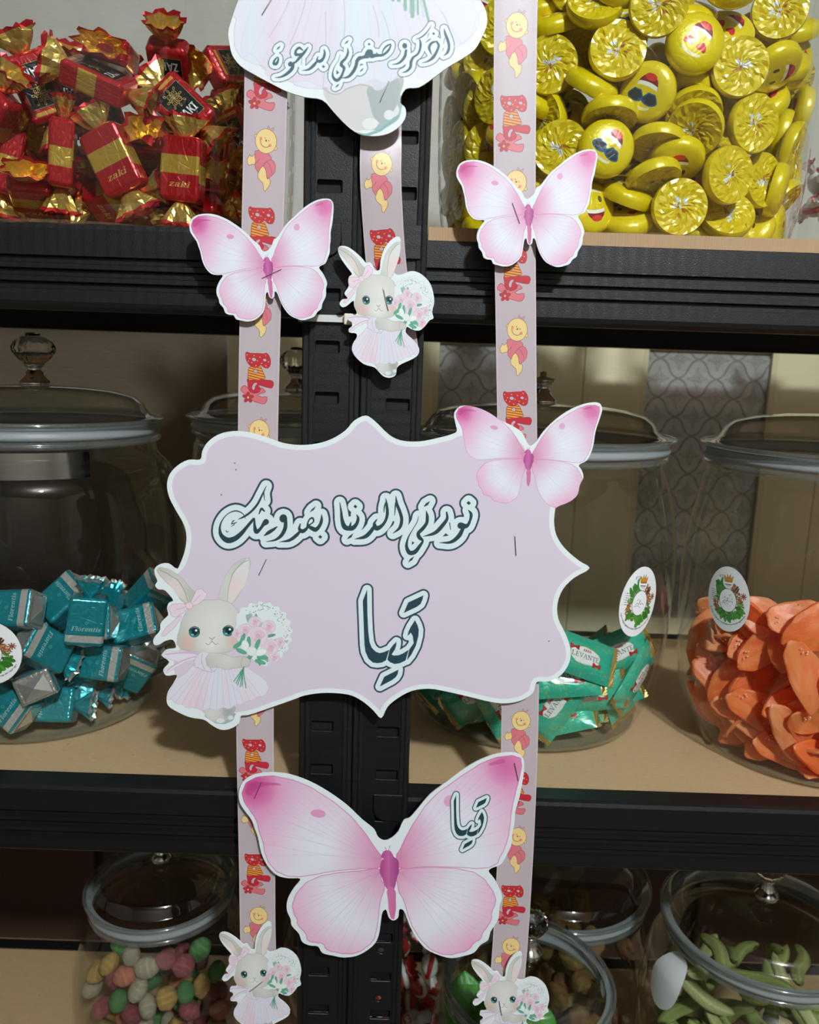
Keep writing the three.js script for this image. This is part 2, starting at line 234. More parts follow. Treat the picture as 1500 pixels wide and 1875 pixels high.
M.sticker = stickerTex.map((t) => phys({ map: t, roughness: 0.38, clearcoat: 0.3, clearcoatRoughness: 0.2 }));
M.stickerBack = std(0xc9cfcd, 0.6);
function profileRadius(prof, h) { for (let i = 1; i < prof.length; i++) { const [r0, h0] = prof[i - 1], [r1, h1] = prof[i]; if (h >= h0 && h <= h1 && h1 > h0) return r0 + (r1 - r0) * (h - h0) / (h1 - h0); } return prof[prof.length - 1][0]; }
function smoothProfile(pts, n) { const c = new THREE.SplineCurve(pts.map((p) => new THREE.Vector2(...p))); return c.getPoints(n).map((p) => [p.x, p.y]); }
function stickerPatch(prof, ang, h, rx, ry, tilt, off = 0.0006) { // oval patch that follows the wall of the jar
  const N = 9, S = 36, pos = [], uv = [], idx = [], r0 = profileRadius(prof, h);
  for (let i = 0; i <= N; i++) for (let j = 0; j <= S; j++) { const q = i / N, a = j / S * Math.PI * 2, u = Math.cos(a) * q, v = Math.sin(a) * q; const du = u * rx * Math.cos(tilt) - v * ry * Math.sin(tilt), dv = u * rx * Math.sin(tilt) + v * ry * Math.cos(tilt); const th = ang + du / r0, hh = h + dv, R = profileRadius(prof, hh) + off; pos.push(Math.sin(th) * R, hh, Math.cos(th) * R); uv.push(0.5 + 0.49 * u, 0.5 + 0.49 * v); }
  for (let i = 0; i < N; i++) for (let j = 0; j < S; j++) { const a = i * (S + 1) + j, b = a + S + 1; idx.push(a, b, a + 1, a + 1, b, b + 1); }
  const g = new THREE.BufferGeometry(); g.setAttribute('position', new THREE.Float32BufferAttribute(pos, 3)); g.setAttribute('uv', new THREE.Float32BufferAttribute(uv, 2)); g.setIndex(idx); g.computeVertexNormals(); return g;
}
function knobParts(lid, y, s, style) {
  part('knob_base', lathe([[0, y - 0.002], [0.0125 * s, y - 0.002], [0.0135 * s, y + 0.001], [0.0128 * s, y + 0.003], [0.0095 * s, y + 0.006], [0.0072 * s, y + 0.009], [0.0078 * s, y + 0.0105], [0.0062 * s, y + 0.012], [0.0062 * s, y + 0.0155], [0.0085 * s, y + 0.0165], [0.0085 * s, y + 0.0185], [0, y + 0.0185]], 32), M.chrome, lid, 'turned chrome foot of the knob');
  if (style === 'cap') { part('knob_top', lathe([[0, y + 0.0185], [0.010 * s, y + 0.0185], [0.0105 * s, y + 0.0215], [0.006 * s, y + 0.0225], [0.003 * s, y + 0.0235], [0.003 * s, y + 0.027], [0, y + 0.0285]], 28), M.chrome, lid); return; }
  const seg = 14, pts = [[0, 0.0185], [0.0085, 0.0185], [0.0125, 0.0225], [0.0168, 0.029], [0.0172, 0.0325], [0.0145, 0.0375], [0.0098, 0.041], [0.0062, 0.0422], [0.0058, 0.0445], [0, 0.0452]].map(([r, h]) => [r * s, y + 0.0185 + (h - 0.0185) * s]);
  const g = lathe(pts, seg * 2), p = g.attributes.position; for (let i = 0; i < p.count; i++) { const x = p.getX(i), z = p.getZ(i), a = Math.atan2(z, x), k = 1 + 0.06 * Math.cos(a * seg / 1.0) * (p.getY(i) > y + 0.02 && p.getY(i) < y + 0.0185 + 0.022 * s ? 1 : 0); p.setX(i, x * k); p.setZ(i, z * k); }
  g.computeVertexNormals(); part('knob_crystal', g, M.crystal, lid, 'fluted clear crystal knob');
}
M.stickerBlank = std(0xdfe4e2, 0.5);
const jars = {};
function sightWall(jar, px, py, inset) { // where the sight line meets the wall of the jar, inset metres inside it
  const o = at(px, py, 0), e = V(0, 1.40, 0.55), d = o.sub(e).normalize();
  for (let t = 0.3; t < 1.4; t += 0.001) { const p = e.clone().addScaledVector(d, t), r = Math.hypot(p.x - jar.x, p.z - jar.z); if (r < profileRadius(jar.prof, Math.max(0.006, p.y - jar.y)) - inset) return p; }
  return V(jar.x, at(px, py, jar.z).y, jar.z);
}
function makeJar(key, label, x, y, z, prof, o) { // prof: [radius, height] from base edge to mouth
  const t = thing('glass_jar', label, 'jar', [x, y, z], o.group);
  const sm = smoothProfile(prof, 40), base = prof[0];
  part('body', lathe([[0, 0.0035], [base[0] * 0.55, 0.0028], [base[0] * 0.84, 0.0008], [base[0] * 0.95, 0.0008], ...sm], 96), M.glass, t, 'clear glass wall');
  part('base_ring', lathe([[base[0] * 0.80, 0.0036], [base[0] * 0.84, 0.0010], [base[0] * 0.92, 0.0006], [base[0] * 0.975, 0.003], [base[0] * 0.99, 0.0065]], 72), M.thickRim, t);
  const [rm, hm] = prof[prof.length - 1];
  if (o.lip !== false) { const lr = 0.0032; part('lip', new THREE.TorusGeometry(rm + 0.001, lr, 10, 80).rotateX(Math.PI / 2).translate(0, hm, 0), M.thickRim, t, 'rolled glass lip'); }
  if (o.band) part('neck_band', new THREE.CylinderGeometry(rm - 0.001, rm - 0.001, 0.021, 64, 1, true, -2.3, 3.12).translate(0, hm - 0.016, 0), M.bandSteel ??= std(new THREE.Color().setRGB(0.72, 0.72, 0.73), 0.12, 1, { side: THREE.DoubleSide }), t, 'polished silver band inside the neck');
  if (o.sticker) for (const [spx, spy, rx, ry, tilt, k] of o.sticker) { const sp = sightWall({ x, y, z, prof: sm }, spx, spy, 0), ang = Math.atan2(sp.x - x, sp.z - z), h = sp.y - y; part('label_sticker', stickerPatch(sm, ang, h, rx, ry, tilt), k < 2 ? M.sticker[k] : M.stickerBlank, t, k < 2 ? 'white oval label with crown and green herbs' : 'plain white oval label'); part('sticker_backing', stickerPatch(sm, ang, h, rx, ry, tilt, 0.0003), M.stickerBack, t); }
  if (o.lid) {
    const R = o.lid.R, gy = hm + 0.004, lid = part('lid', lathe([[R * 0.985, gy + 0.0105], [R, gy + 0.0115], [R * 0.995, gy + 0.0135], [R * 0.965, gy + 0.0142], [R * 0.90, gy + 0.0155], [R * 0.865, gy + 0.019], [R * 0.835, gy + 0.0255], [R * 0.77, gy + 0.0315], [R * 0.62, gy + 0.0365], [R * 0.40, gy + 0.0395], [R * 0.18, gy + 0.0405], [0, gy + 0.0407]], 96), M.lidGlass, t, 'domed clear glass lid');
    part('lid_edge', new THREE.TorusGeometry(R - 0.001, 0.0019, 10, 96).rotateX(Math.PI / 2).translate(0, gy + 0.0122, 0), M.thickRim, lid);
    part('gasket', lathe([[R * 0.90, gy - 0.001], [R * 0.955, gy - 0.0005], [R * 0.965, gy + 0.003], [R * 0.945, gy + 0.005], [R * 0.955, gy + 0.008], [R * 0.97, gy + 0.0098], [R * 0.90, gy + 0.0098]], 96), M.silicone, lid, 'pale grey rubber sealing ring');
    if (o.lid.knob) knobParts(lid, gy + 0.0405, o.lid.s ?? 1, o.lid.knob);
  }
  jars[key] = { x, y, z, prof: sm, base: base[0] };
  return t;
}
const S1 = 1.4890, S2 = 1.0790, S3 = 0.6110;
const bulge = (b, w, n, h) => [[b, 0.004], [b + (w - b) * 0.62, h * 0.16], [b + (w - b) * 0.88, h * 0.32], [w, h * 0.56], [w * 0.985, h * 0.72], [w * 0.93, h * 0.87], [n + 0.002, h * 0.945], [n, h * 0.965], [n, h]];
// middle shelf
makeJar('teal', 'bulging glass jar half full of turquoise foil candies, silver neck band', -0.334, S2, -0.156, bulge(0.094, 0.126, 0.1015, 0.252), { band: true, lid: { R: 0.108, knob: 'crystal' }, sticker: [[-22, 1195, 0.025, 0.027, 0.05, 0]] });
makeJar('green', 'glass jar with green sachets behind the pink plaque', 0.118, S2, -0.184, bulge(0.106, 0.130, 0.112, 0.250), { lid: { R: 0.121, knob: 'cap' }, sticker: [[1170, 1102, 0.0215, 0.0295, -0.16, 0]] });
makeJar('orange', 'glass jar half full of orange candied fruit slices', 0.366, S2, -0.124, bulge(0.096, 0.1205, 0.107, 0.250), { lid: { R: 0.114, knob: 'crystal' }, sticker: [[1333, 1097, 0.0205, 0.0265, 0.10, 1]] });
makeJar('backjar', 'dim empty glass jar with crystal knob behind the left ribbon', -0.124, S2, -0.298, bulge(0.088, 0.117, 0.104, 0.250), { lid: { R: 0.113, knob: 'crystal' } });
// top shelf
makeJar('red', 'large glass jar of red and gold wrapped chocolates', -0.262, S1, -0.172, [[0.139, 0.004], [0.150, 0.03], [0.153, 0.10], [0.153, 0.22], [0.147, 0.27], [0.125, 0.30], [0.120, 0.315]], { lid: { R: 0.13, knob: 'crystal' } });
makeJar('yellow', 'large glass jar full of yellow foil chocolate discs', 0.166, S1 + 0.0048, -0.172, [[0.136, 0.004], [0.147, 0.03], [0.152, 0.10], [0.152, 0.22], [0.147, 0.27], [0.125, 0.30], [0.120, 0.315]], { lid: { R: 0.13, knob: 'crystal' } });
makeJar('white', 'glass jar of white and red candies beside the yellow jar', 0.478, S1 + 0.0048, -0.20, [[0.118, 0.004], [0.130, 0.03], [0.134, 0.10], [0.134, 0.22], [0.128, 0.27], [0.11, 0.30], [0.106, 0.315]], { lid: { R: 0.115, knob: 'crystal' } });
// bottom shelf
const low = (r) => bulge(r * 0.9, r * 1.19, r * 0.95, 0.240);
makeJar('gummy', 'glass jar of coloured gummy sweets on the bottom shelf', -0.244, S3, -0.19, low(0.073), { lid: { R: 0.0765, knob: 'crystal', s: 0.8 } });
makeJar('wrap', 'glass jar of red and white sweets behind the black posts', -0.022, S3, -0.275, low(0.092), { lid: { R: 0.0965, knob: 'crystal', s: 0.8 } });
makeJar('leaf', 'low glass jar of green jelly leaves with crystal knob', 0.124, S3, -0.098, bulge(0.07, 0.092, 0.074, 0.219), { lid: { R: 0.0795, knob: 'crystal', s: 0.9 } });
makeJar('amber', 'glass jar of amber brown chunks at the back of the bottom shelf', 0.196, S3, -0.305, bulge(0.084, 0.106, 0.096, 0.185), { lid: { R: 0.1035, knob: 'cap' } });
makeJar('stick', 'glass jar of pale green candied sticks on the bottom shelf', 0.368, S3, -0.162, low(0.095), { lid: { R: 0.0985, knob: 'crystal', s: 0.9 }, sticker: [[1217, 1795, 0.021, 0.028, -0.15, 2]] });

// ---------------------------------------------------------------- printed card cut-outs, ribbons
const RC = ROLL;
function affine3(a, b) { // maps the three points a onto b: [A, B, C, D, E, F] for setTransform
  const [[x0, y0], [x1, y1], [x2, y2]] = a, [[u0, v0], [u1, v1], [u2, v2]] = b, d = (x1 - x0) * (y2 - y0) - (x2 - x0) * (y1 - y0);
  const A = ((u1 - u0) * (y2 - y0) - (u2 - u0) * (y1 - y0)) / d, C = ((u2 - u0) * (x1 - x0) - (u1 - u0) * (x2 - x0)) / d, B = ((v1 - v0) * (y2 - y0) - (v2 - v0) * (y1 - y0)) / d, D = ((v2 - v0) * (x1 - x0) - (v1 - v0) * (x2 - x0)) / d;
  return [A, B, C, D, u0 - A * x0 - C * y0, v0 - B * x0 - D * y0];
}
const apply = (m, [x, y]) => [m[0] * x + m[2] * y + m[4], m[1] * x + m[3] * y + m[5]];
function smoothOutline(pts, per = 3, tension = 0.5) { const c = new THREE.CatmullRomCurve3(pts.map(([x, y]) => V(x, y, 0)), true, 'centripetal', tension); return c.getPoints(pts.length * per).slice(0, -1).map((p) => [p.x, p.y]); }
function cardGeometry(outline, thick, uvOf) { // outline in metres on the card's own plane
  const s = new THREE.Shape(outline.map((p) => new THREE.Vector2(...p)));
  const g = new THREE.ExtrudeGeometry(s, { depth: thick, bevelEnabled: false, curveSegments: 1 }); g.translate(0, 0, -thick);
  const p = g.attributes.position, uv = g.attributes.uv; for (let i = 0; i < p.count; i++) uv.setXY(i, ...uvOf(p.getX(i), p.getY(i))); return g;
}
const printed = (c) => phys({ map: colorTex(c), roughness: 0.48, clearcoat: 0.12, clearcoatRoughness: 0.35 });
function staple(card, a, b, z) { // a, b on the card, pixels of the measured photograph; wire pressed on the face
  const A = at(...a, z), B = at(...b, z), w = 0.00055, o = card.position, path = new THREE.CatmullRomCurve3([V(A.x, A.y, z - 0.0006), V(A.x, A.y, z + 0.0004), V((A.x + B.x) / 2, (A.y + B.y) / 2, z + 0.0006), V(B.x, B.y, z + 0.0004), V(B.x, B.y, z - 0.0006)].map((p) => p.clone().sub(o)), false, 'catmullrom', 0.1);
  const m = shadow(new THREE.Mesh(new THREE.TubeGeometry(path, 16, w / 2 + 0.0001, 6), M.steel)); m.name = 'staple'; m.userData.label = 'thin steel staple'; m.quaternion.copy(card.quaternion).invert(); m.position.set(0, 0, 0); card.add(m);
}
// ---- lettering: strokes [x, y, width] in three passes (dark rim, white, dark core)
function inkStrokes(g, strokes, extra, color) {
  g.strokeStyle = g.fillStyle = color; g.lineCap = g.lineJoin = 'round';
  for (const s of strokes) {
    if (s.poly) { g.beginPath(); s.poly.forEach((p, i) => (i ? g.lineTo(...p) : g.moveTo(...p))); g.closePath(); if (extra > 0) { g.lineWidth = 2 * extra; g.stroke(); } g.fill(); continue; }
    const c = s.length > 2 ? new THREE.CatmullRomCurve3(s.map(([x, y, w]) => V(x, y, w ?? 10)), false, 'centripetal') : null, n = (s.length - 1) * 10;
    let last = null;
    for (let i = 0; i <= n; i++) { const q = c ? c.getPoint(i / n) : V(...[0, 1, 2].map((k) => (s[0][k] ?? 10) + ((s[1][k] ?? 10) - (s[0][k] ?? 10)) * i / n)); if (last) { g.beginPath(); g.lineWidth = Math.max(1, q.z) + 2 * extra; g.moveTo(last.x, last.y); g.lineTo(q.x, q.y); g.stroke(); } last = q; }
  }
}
const diamond = (x, y, r) => ({ poly: [[x - r, y], [x - r * 0.1, y - r * 0.9], [x + r, y], [x + r * 0.1, y + r * 0.9]] });
function lettering(g, strokes, white, rim, dark, core = dark) { inkStrokes(g, strokes, rim, dark); inkStrokes(g, strokes, white, '#dfeef0'); inkStrokes(g, strokes, 0, core); }
const WORD_A = [ // zoom 370,860 x5.769
  [[465, 512, 3], [435, 460, 8], [360, 430, 12], [270, 465, 8], [208, 545, 12], [190, 620, 22], [207, 690, 40], [275, 742, 58], [350, 725, 54], [420, 670, 44], [480, 600, 32], [530, 540, 28], [555, 512, 18], [562, 580, 24], [582, 650, 44], [625, 618, 30], [655, 575, 34], [685, 545, 60]],
  [[680, 172, 4], [640, 260, 16], [590, 360, 22], [520, 440, 22], [440, 495, 18], [385, 518, 4]], [[655, 230, 12], [660, 280, 8], [669, 322, 3]], [[608, 462, 8], [635, 408, 22], [665, 432, 14]],
  [[668, 692, 6], [715, 658, 34], [760, 630, 30], [803, 598, 10]], [[868, 512, 80], [868, 505, 76]], [[893, 520, 32], [890, 610, 40], [850, 690, 36], [790, 735, 22], [690, 757, 4]],
  [[1050, 568, 10], [1042, 620, 26], [1075, 645, 40], [1125, 608, 26], [1130, 560, 16], [1152, 515, 14], [1180, 505, 18], [1192, 540, 14], [1160, 570, 12], [1135, 585, 20], [1180, 615, 40], [1215, 628, 44], [1255, 590, 34], [1277, 530, 30], [1276, 468, 6]],
  [[1055, 640, 20], [1010, 690, 34], [940, 740, 30], [832, 759, 4]], { poly: [[1147, 446], [1172, 410], [1212, 380], [1192, 418]] }, diamond(1268, 705, 22), [[312, 575, 4], [330, 540, 10], [345, 530, 6]], [[318, 565, 8], [345, 562, 10], [374, 548, 4]], [[345, 575, 8], [312, 596, 3]], [[256, 636, 4], [266, 652, 8], [284, 650, 3]]];
const WORD_B = [ // zoom 600,860 x5
  [[112, 296, 4], [125, 380, 18], [135, 460, 30], [160, 520, 44], [200, 532, 40], [232, 528, 40], [268, 490, 30], [282, 440, 24], [268, 404, 5]], [[216, 476, 6], [205, 520, 24]], diamond(256, 332, 18), { poly: [[180, 632], [198, 604], [238, 576], [222, 612]] },
  [[455, 450, 8], [432, 490, 22], [455, 530, 42], [500, 508, 30], [535, 462, 24], [552, 400, 26], [546, 320, 22], [536, 260, 5]], [[520, 384, 4], [524, 340, 10], [534, 300, 12]], [[440, 500, 24], [400, 560, 34], [350, 606, 34], [252, 630, 4]],
  [[628, 240, 4], [640, 310, 24], [668, 380, 28], [686, 450, 28], [668, 525, 26], [606, 577, 4]], [[627, 300, 12], [624, 350, 10], [620, 412, 4]],
  [[840, 420, 3], [830, 470, 6], [790, 540, 6], [748, 620, 12], [736, 700, 26], [765, 755, 38], [810, 750, 38], [860, 690, 28], [884, 645, 18], [852, 612, 34], [842, 578, 30], [885, 530, 32], [918, 480, 28], [922, 420, 26], [910, 372, 5]],
  { poly: [[785, 650], [808, 662], [785, 684]] }, { poly: [[752, 846], [772, 812], [808, 788], [790, 824]] }, { poly: [[886, 336], [905, 304], [944, 282], [926, 318]] },
  [[1100, 384, 12], [1106, 440, 24], [1060, 510, 34], [1000, 570, 32], [888, 606, 4]], [[1130, 480, 8], [1140, 540, 6]],
  [[1232, 505, 60], [1290, 508, 34], [1318, 460, 22], [1326, 400, 26], [1300, 364, 6]], [[1256, 530, 30], [1220, 600, 38], [1150, 655, 28], [1042, 663, 4]], diamond(1301, 300, 20)];
const NAME = [ // zoom 630,1050 x8.15
  { poly: [[345, 240], [282, 405], [295, 700], [310, 1060], [325, 1170], [375, 1280], [440, 1335], [510, 1345], [580, 1335], [638, 1302], [686, 1142], [600, 1180], [540, 1192], [480, 1170], [420, 1110], [385, 1020], [365, 850], [352, 600]] },
  { poly: [[795, 1020], [740, 1075], [694, 1142], [660, 1290], [700, 1330], [770, 1358], [850, 1345], [936, 1305], [982, 1142], [900, 1195], [830, 1225], [760, 1230], [722, 1215], [770, 1140], [790, 1080]] },
  { poly: [[1070, 695], [1010, 790], [975, 870], [962, 925], [985, 910], [1010, 880], [1040, 930], [1058, 1040], [990, 1140], [958, 1298], [1020, 1220], [1090, 1080], [1125, 930], [1130, 840], [1110, 770]] },
  { poly: [[1190, 325], [965, 430], [900, 585], [1090, 495], [1150, 450], [1175, 390]] }, { poly: [[830, 1445], [615, 1555], [550, 1705], [735, 1605], [790, 1560], [820, 1510]] }];
const WORD_D = [ // zoom 480,20 x7.143
  [[205, 600, 8], [167, 640, 20], [155, 688, 30], [184, 692, 34], [210, 650, 24], [213, 610, 12], [205, 600, 6]], { poly: [[188, 510], [204, 478], [242, 450], [226, 488]] }, [[372, 696, 56], [378, 690, 56]], [[420, 672, 18], [398, 750, 40], [330, 820, 36], [250, 862, 20], [168, 873, 3]],
  [[606, 472, 6], [560, 535, 30], [500, 602, 36], [450, 660, 24], [405, 688, 16]], [[536, 512, 10], [490, 480, 26], [445, 520, 26], [448, 568, 36], [520, 562, 22]], [[525, 590, 3], [522, 705, 3]],
  [[818, 505, 10], [826, 560, 28], [800, 630, 32], [760, 657, 38], [726, 640, 24], [742, 588, 5]], [[728, 655, 20], [680, 712, 36], [620, 762, 26], [528, 780, 3]], diamond(812, 726, 22),
  [[1128, 486, 8], [1132, 550, 24], [1100, 622, 28], [1060, 662, 34], [1046, 702, 38], [1084, 742, 34], [1070, 805, 26], [1040, 872, 32], [990, 908, 38], [945, 872, 30], [936, 800, 14], [962, 720, 7], [1010, 640, 5], [1030, 566, 3]],
  { poly: [[1086, 432], [1102, 404], [1142, 376], [1124, 412]] }, { poly: [[970, 1006], [988, 976], [1026, 950], [1008, 988]] }, { poly: [[985, 770], [1020, 808], [985, 830]] }, [[1060, 877, 4], [1140, 862, 28], [1200, 802, 38], [1240, 722, 40], [1264, 640, 38], [1330, 604, 36], [1395, 596, 40]]];
const WORD_E = [ // zoom 650,20 x7.5
  [[20, 690, 34], [60, 640, 34], [130, 632, 30], [190, 560, 60], [215, 560, 60], [225, 615, 56], [290, 608, 44], [390, 600, 32], [470, 530, 28], [494, 458, 14], [440, 480, 22], [395, 530, 16], [378, 580, 8]], [[300, 568, 6], [312, 606, 20]], diamond(196, 455, 20), { poly: [[66, 842], [84, 808], [122, 780], [104, 818]] }, [[72, 750, 6], [92, 732, 12], [110, 736, 5]],
  [[690, 482, 62], [688, 470, 60]], [[708, 540, 30], [692, 620, 36], [640, 692, 32], [590, 722, 20], [512, 736, 3]],
  [[892, 384, 8], [908, 450, 28], [896, 540, 28], [868, 592, 24], [806, 640, 28], [778, 702, 36], [770, 772, 34], [720, 826, 24], [652, 849, 3]], [[842, 389, 3], [930, 350, 16], [1010, 268, 12], [1052, 192, 3]], [[1022, 300, 8], [1000, 372, 3]], [[1050, 380, 4], [1020, 398, 12], [975, 436, 4]],
  [[1135, 412, 8], [1060, 440, 30], [1026, 500, 32], [1042, 552, 22], [1068, 604, 4]], [[1130, 420, 22], [1158, 470, 28], [1130, 560, 32], [1080, 640, 38], [1010, 690, 20], [926, 713, 3]], diamond(1086, 310, 22),
  [[1228, 240, 3], [1246, 310, 28], [1282, 400, 36], [1302, 490, 32], [1280, 570, 32], [1226, 617, 3]], [[1240, 368, 6], [1226, 452, 5]]];

// ---- butterfly drawing, in its own 1430 x 1220 units
const FLY_OUT = [[735, 620], [706, 606], [688, 570], [660, 545], [628, 520], [560, 455], [470, 390], [380, 340], [280, 305], [190, 297], [110, 310], [65, 340], [45, 390], [50, 440], [75, 480], [105, 520], [120, 560], [135, 600], [145, 650], [160, 700], [190, 750], [230, 785], [280, 797], [337, 800], [304, 845], [275, 900], [273, 950], [290, 990], [295, 1020], [330, 1060], [345, 1098], [380, 1115], [420, 1120], [440, 1150], [490, 1163], [540, 1172], [600, 1165], [650, 1140], [690, 1105], [708, 1065], [717, 1010], [727, 955], [742, 945], [756, 984], [778, 997], [800, 982], [806, 944], [824, 948], [850, 1010], [880, 1070], [930, 1130], [990, 1160], [1050, 1175], [1110, 1165], [1160, 1148], [1190, 1112], [1225, 1090], [1237, 1050], [1260, 1015], [1275, 985], [1280, 930], [1292, 890], [1280, 850], [1255, 802], [1228, 764], [1240, 750], [1285, 732], [1312, 690], [1335, 640], [1340, 590], [1350, 540], [1355, 480], [1375, 410], [1390, 330], [1397, 270], [1392, 232], [1370, 210], [1330, 203], [1270, 208], [1190, 235], [1110, 280], [1030, 340], [950, 400], [890, 470], [852, 512], [826, 522], [800, 575], [766, 608]];
function drawButterfly(g, clipTo) {
  const UL = [[722, 690], [690, 640], [620, 545], [540, 465], [440, 395], [350, 347], [250, 318], [170, 312], [100, 330], [66, 365], [60, 415], [90, 470], [118, 515], [132, 570], [148, 620], [160, 680], [190, 735], [240, 770], [300, 782], [380, 775], [500, 755], [620, 745], [715, 735]];
  const UR = [[792, 690], [815, 640], [850, 570], [890, 505], [960, 415], [1050, 345], [1140, 285], [1220, 242], [1300, 222], [1360, 225], [1382, 250], [1378, 310], [1360, 390], [1345, 470], [1338, 550], [1325, 620], [1295, 690], [1270, 725], [1200, 742], [1100, 738], [950, 735], [810, 738]];
  const LL = [[715, 745], [600, 752], [480, 765], [390, 790], [330, 832], [290, 895], [288, 950], [304, 985], [310, 1015], [345, 1055], [358, 1090], [400, 1102], [430, 1108], [452, 1136], [500, 1150], [545, 1157], [600, 1150], [645, 1125], [680, 1092], [696, 1050], [708, 980], [718, 900], [738, 830], [722, 790]];
  const LR = [[808, 745], [900, 735], [1020, 735], [1130, 748], [1200, 775], [1245, 820], [1275, 870], [1278, 910], [1264, 950], [1262, 985], [1244, 1020], [1222, 1052], [1210, 1082], [1180, 1102], [1150, 1136], [1100, 1152], [1050, 1160], [990, 1146], [940, 1112], [890, 1050], [858, 985], [830, 900], [800, 830]];
  const wing = (pts, root, tips, mid) => {
    g.save(); g.beginPath(); spline(g, pts, true, 0.9); g.closePath(); g.clip(); g.fillStyle = '#e3e2ee'; g.fillRect(0, 0, 1500, 1300);
    for (const [x, y, r, c, a] of [...tips, [root[0], root[1], 260, '216,100,152', 0.8], [root[0], root[1], 400, '232,160,194', 0.35], [mid[0], mid[1], 320, '236,240,248', 0.85]]) { const q = g.createRadialGradient(x, y, 4, x, y, r); q.addColorStop(0, `rgba(${c},${a})`); q.addColorStop(1, `rgba(${c},0)`); g.fillStyle = q; g.fillRect(x - r, y - r, 2 * r, 2 * r); }
    for (let i = 0; i < 16; i++) { const p = pts[(i * Math.floor(pts.length / 16)) % pts.length]; line(g, [root, [(root[0] + p[0]) / 2 + rr(-14, 14), (root[1] + p[1]) / 2 + rr(-14, 14)], p], 'rgba(188,150,186,0.22)', 2.2); }
    g.beginPath(); spline(g, pts, true, 0.9); g.closePath(); g.strokeStyle = 'rgba(205,110,160,0.55)'; g.lineWidth = 9; g.stroke(); g.restore();
  };
  seed(51);
  wing(LL, [712, 760], [[300, 960, 190, '236,150,190', 0.8], [400, 1110, 180, '236,140,185', 0.8], [560, 1160, 150, '236,150,190', 0.7], [330, 850, 130, '238,160,198', 0.5]], [520, 930]);
  wing(LR, [812, 760], [[1270, 930, 190, '238,160,198', 0.65], [1160, 1120, 210, '236,140,185', 0.85], [1030, 1165, 150, '238,160,198', 0.6], [1250, 830, 120, '238,160,198', 0.4]], [1000, 930]);
  wing(UL, [715, 700], [[130, 390, 270, '226,90,155', 0.75], [110, 350, 120, '196,60,135', 0.8], [200, 620, 200, '240,160,198', 0.6], [420, 430, 200, '236,150,190', 0.45], [640, 590, 150, '226,110,165', 0.5]], [430, 640]);
  wing(UR, [805, 700], [[1340, 290, 270, '230,105,165', 0.75], [1300, 250, 110, '206,80,145', 0.6], [1320, 560, 190, '240,160,198', 0.6], [1080, 370, 190, '238,160,198', 0.4], [870, 580, 150, '226,110,165', 0.5]], [1090, 600]);
  oval(g, 418, 484, 36, 19, 'rgba(222,120,170,0.6)', 0.1); oval(g, 1046, 426, 28, 26, 'rgba(226,130,176,0.55)', -0.6); blob(g, [[80, 360], [130, 340], [245, 352], [150, 362], [90, 400]], 'rgba(190,60,130,0.55)'); blob(g, [[1225, 262], [1270, 240], [1300, 238], [1290, 254]], 'rgba(190,70,130,0.5)');
  line(g, [[748, 660], [738, 640]], '#a58aa5', 3); line(g, [[756, 658], [762, 634]], '#a58aa5', 3);
  let q = g.createLinearGradient(710, 0, 810, 0); q.addColorStop(0, '#a94286'); q.addColorStop(0.45, '#cc6aa6'); q.addColorStop(1, '#9c3c80');
  blob(g, [[750, 655], [774, 672], [770, 694], [730, 694], [724, 672]], q); blob(g, [[740, 690], [790, 692], [806, 740], [796, 790], [778, 845], [752, 842], [726, 790], [714, 740]], q);
  q = g.createLinearGradient(750, 0, 800, 0); q.addColorStop(0, '#d57aa8'); q.addColorStop(1, '#cf6ba0'); blob(g, [[752, 838], [784, 840], [792, 900], [788, 965], [776, 984], [762, 960], [754, 900]], q);
}
// ---- rabbit drawing, in its own 1500 x 1750 units
const RABBIT_S = [[400, 140], [415, 115], [480, 115], [560, 165], [630, 230], [660, 265], [700, 260], [735, 310], [752, 332], [785, 330], [795, 250], [830, 140], [900, 50], [960, 25], [982, 50], [975, 180], [940, 300], [922, 350], [950, 373], [1000, 368], [1080, 340], [1160, 360], [1240, 430], [1275, 500], [1295, 620], [1275, 715], [1287, 772], [1252, 790], [1205, 848], [1150, 885], [1080, 870], [1040, 850], [1030, 900], [1090, 960], [1140, 1020], [1156, 1060], [1140, 1110], [1080, 1150], [990, 1190], [950, 1222], [936, 1290], [880, 1316], [820, 1300], [770, 1250], [740, 1222], [640, 1190], [560, 1120], [530, 1060], [540, 1000], [577, 940], [570, 912], [505, 900], [500, 870], [532, 840], [525, 805], [498, 790], [505, 745], [560, 740], [575, 725], [550, 660], [545, 612], [480, 660], [440, 670], [415, 640], [440, 600], [490, 590], [460, 545], [500, 480], [495, 430], [505, 390], [530, 370], [480, 300], [420, 210]];
const RABBIT_KEYS = [[490, 785], [805, 775], [770, 1640]];
const S_TO_D = affine3([[660, 605], [877, 605], [880, 1292]], RABBIT_KEYS);
const RABBIT_OUT = RABBIT_S.map((p) => apply(S_TO_D, p));
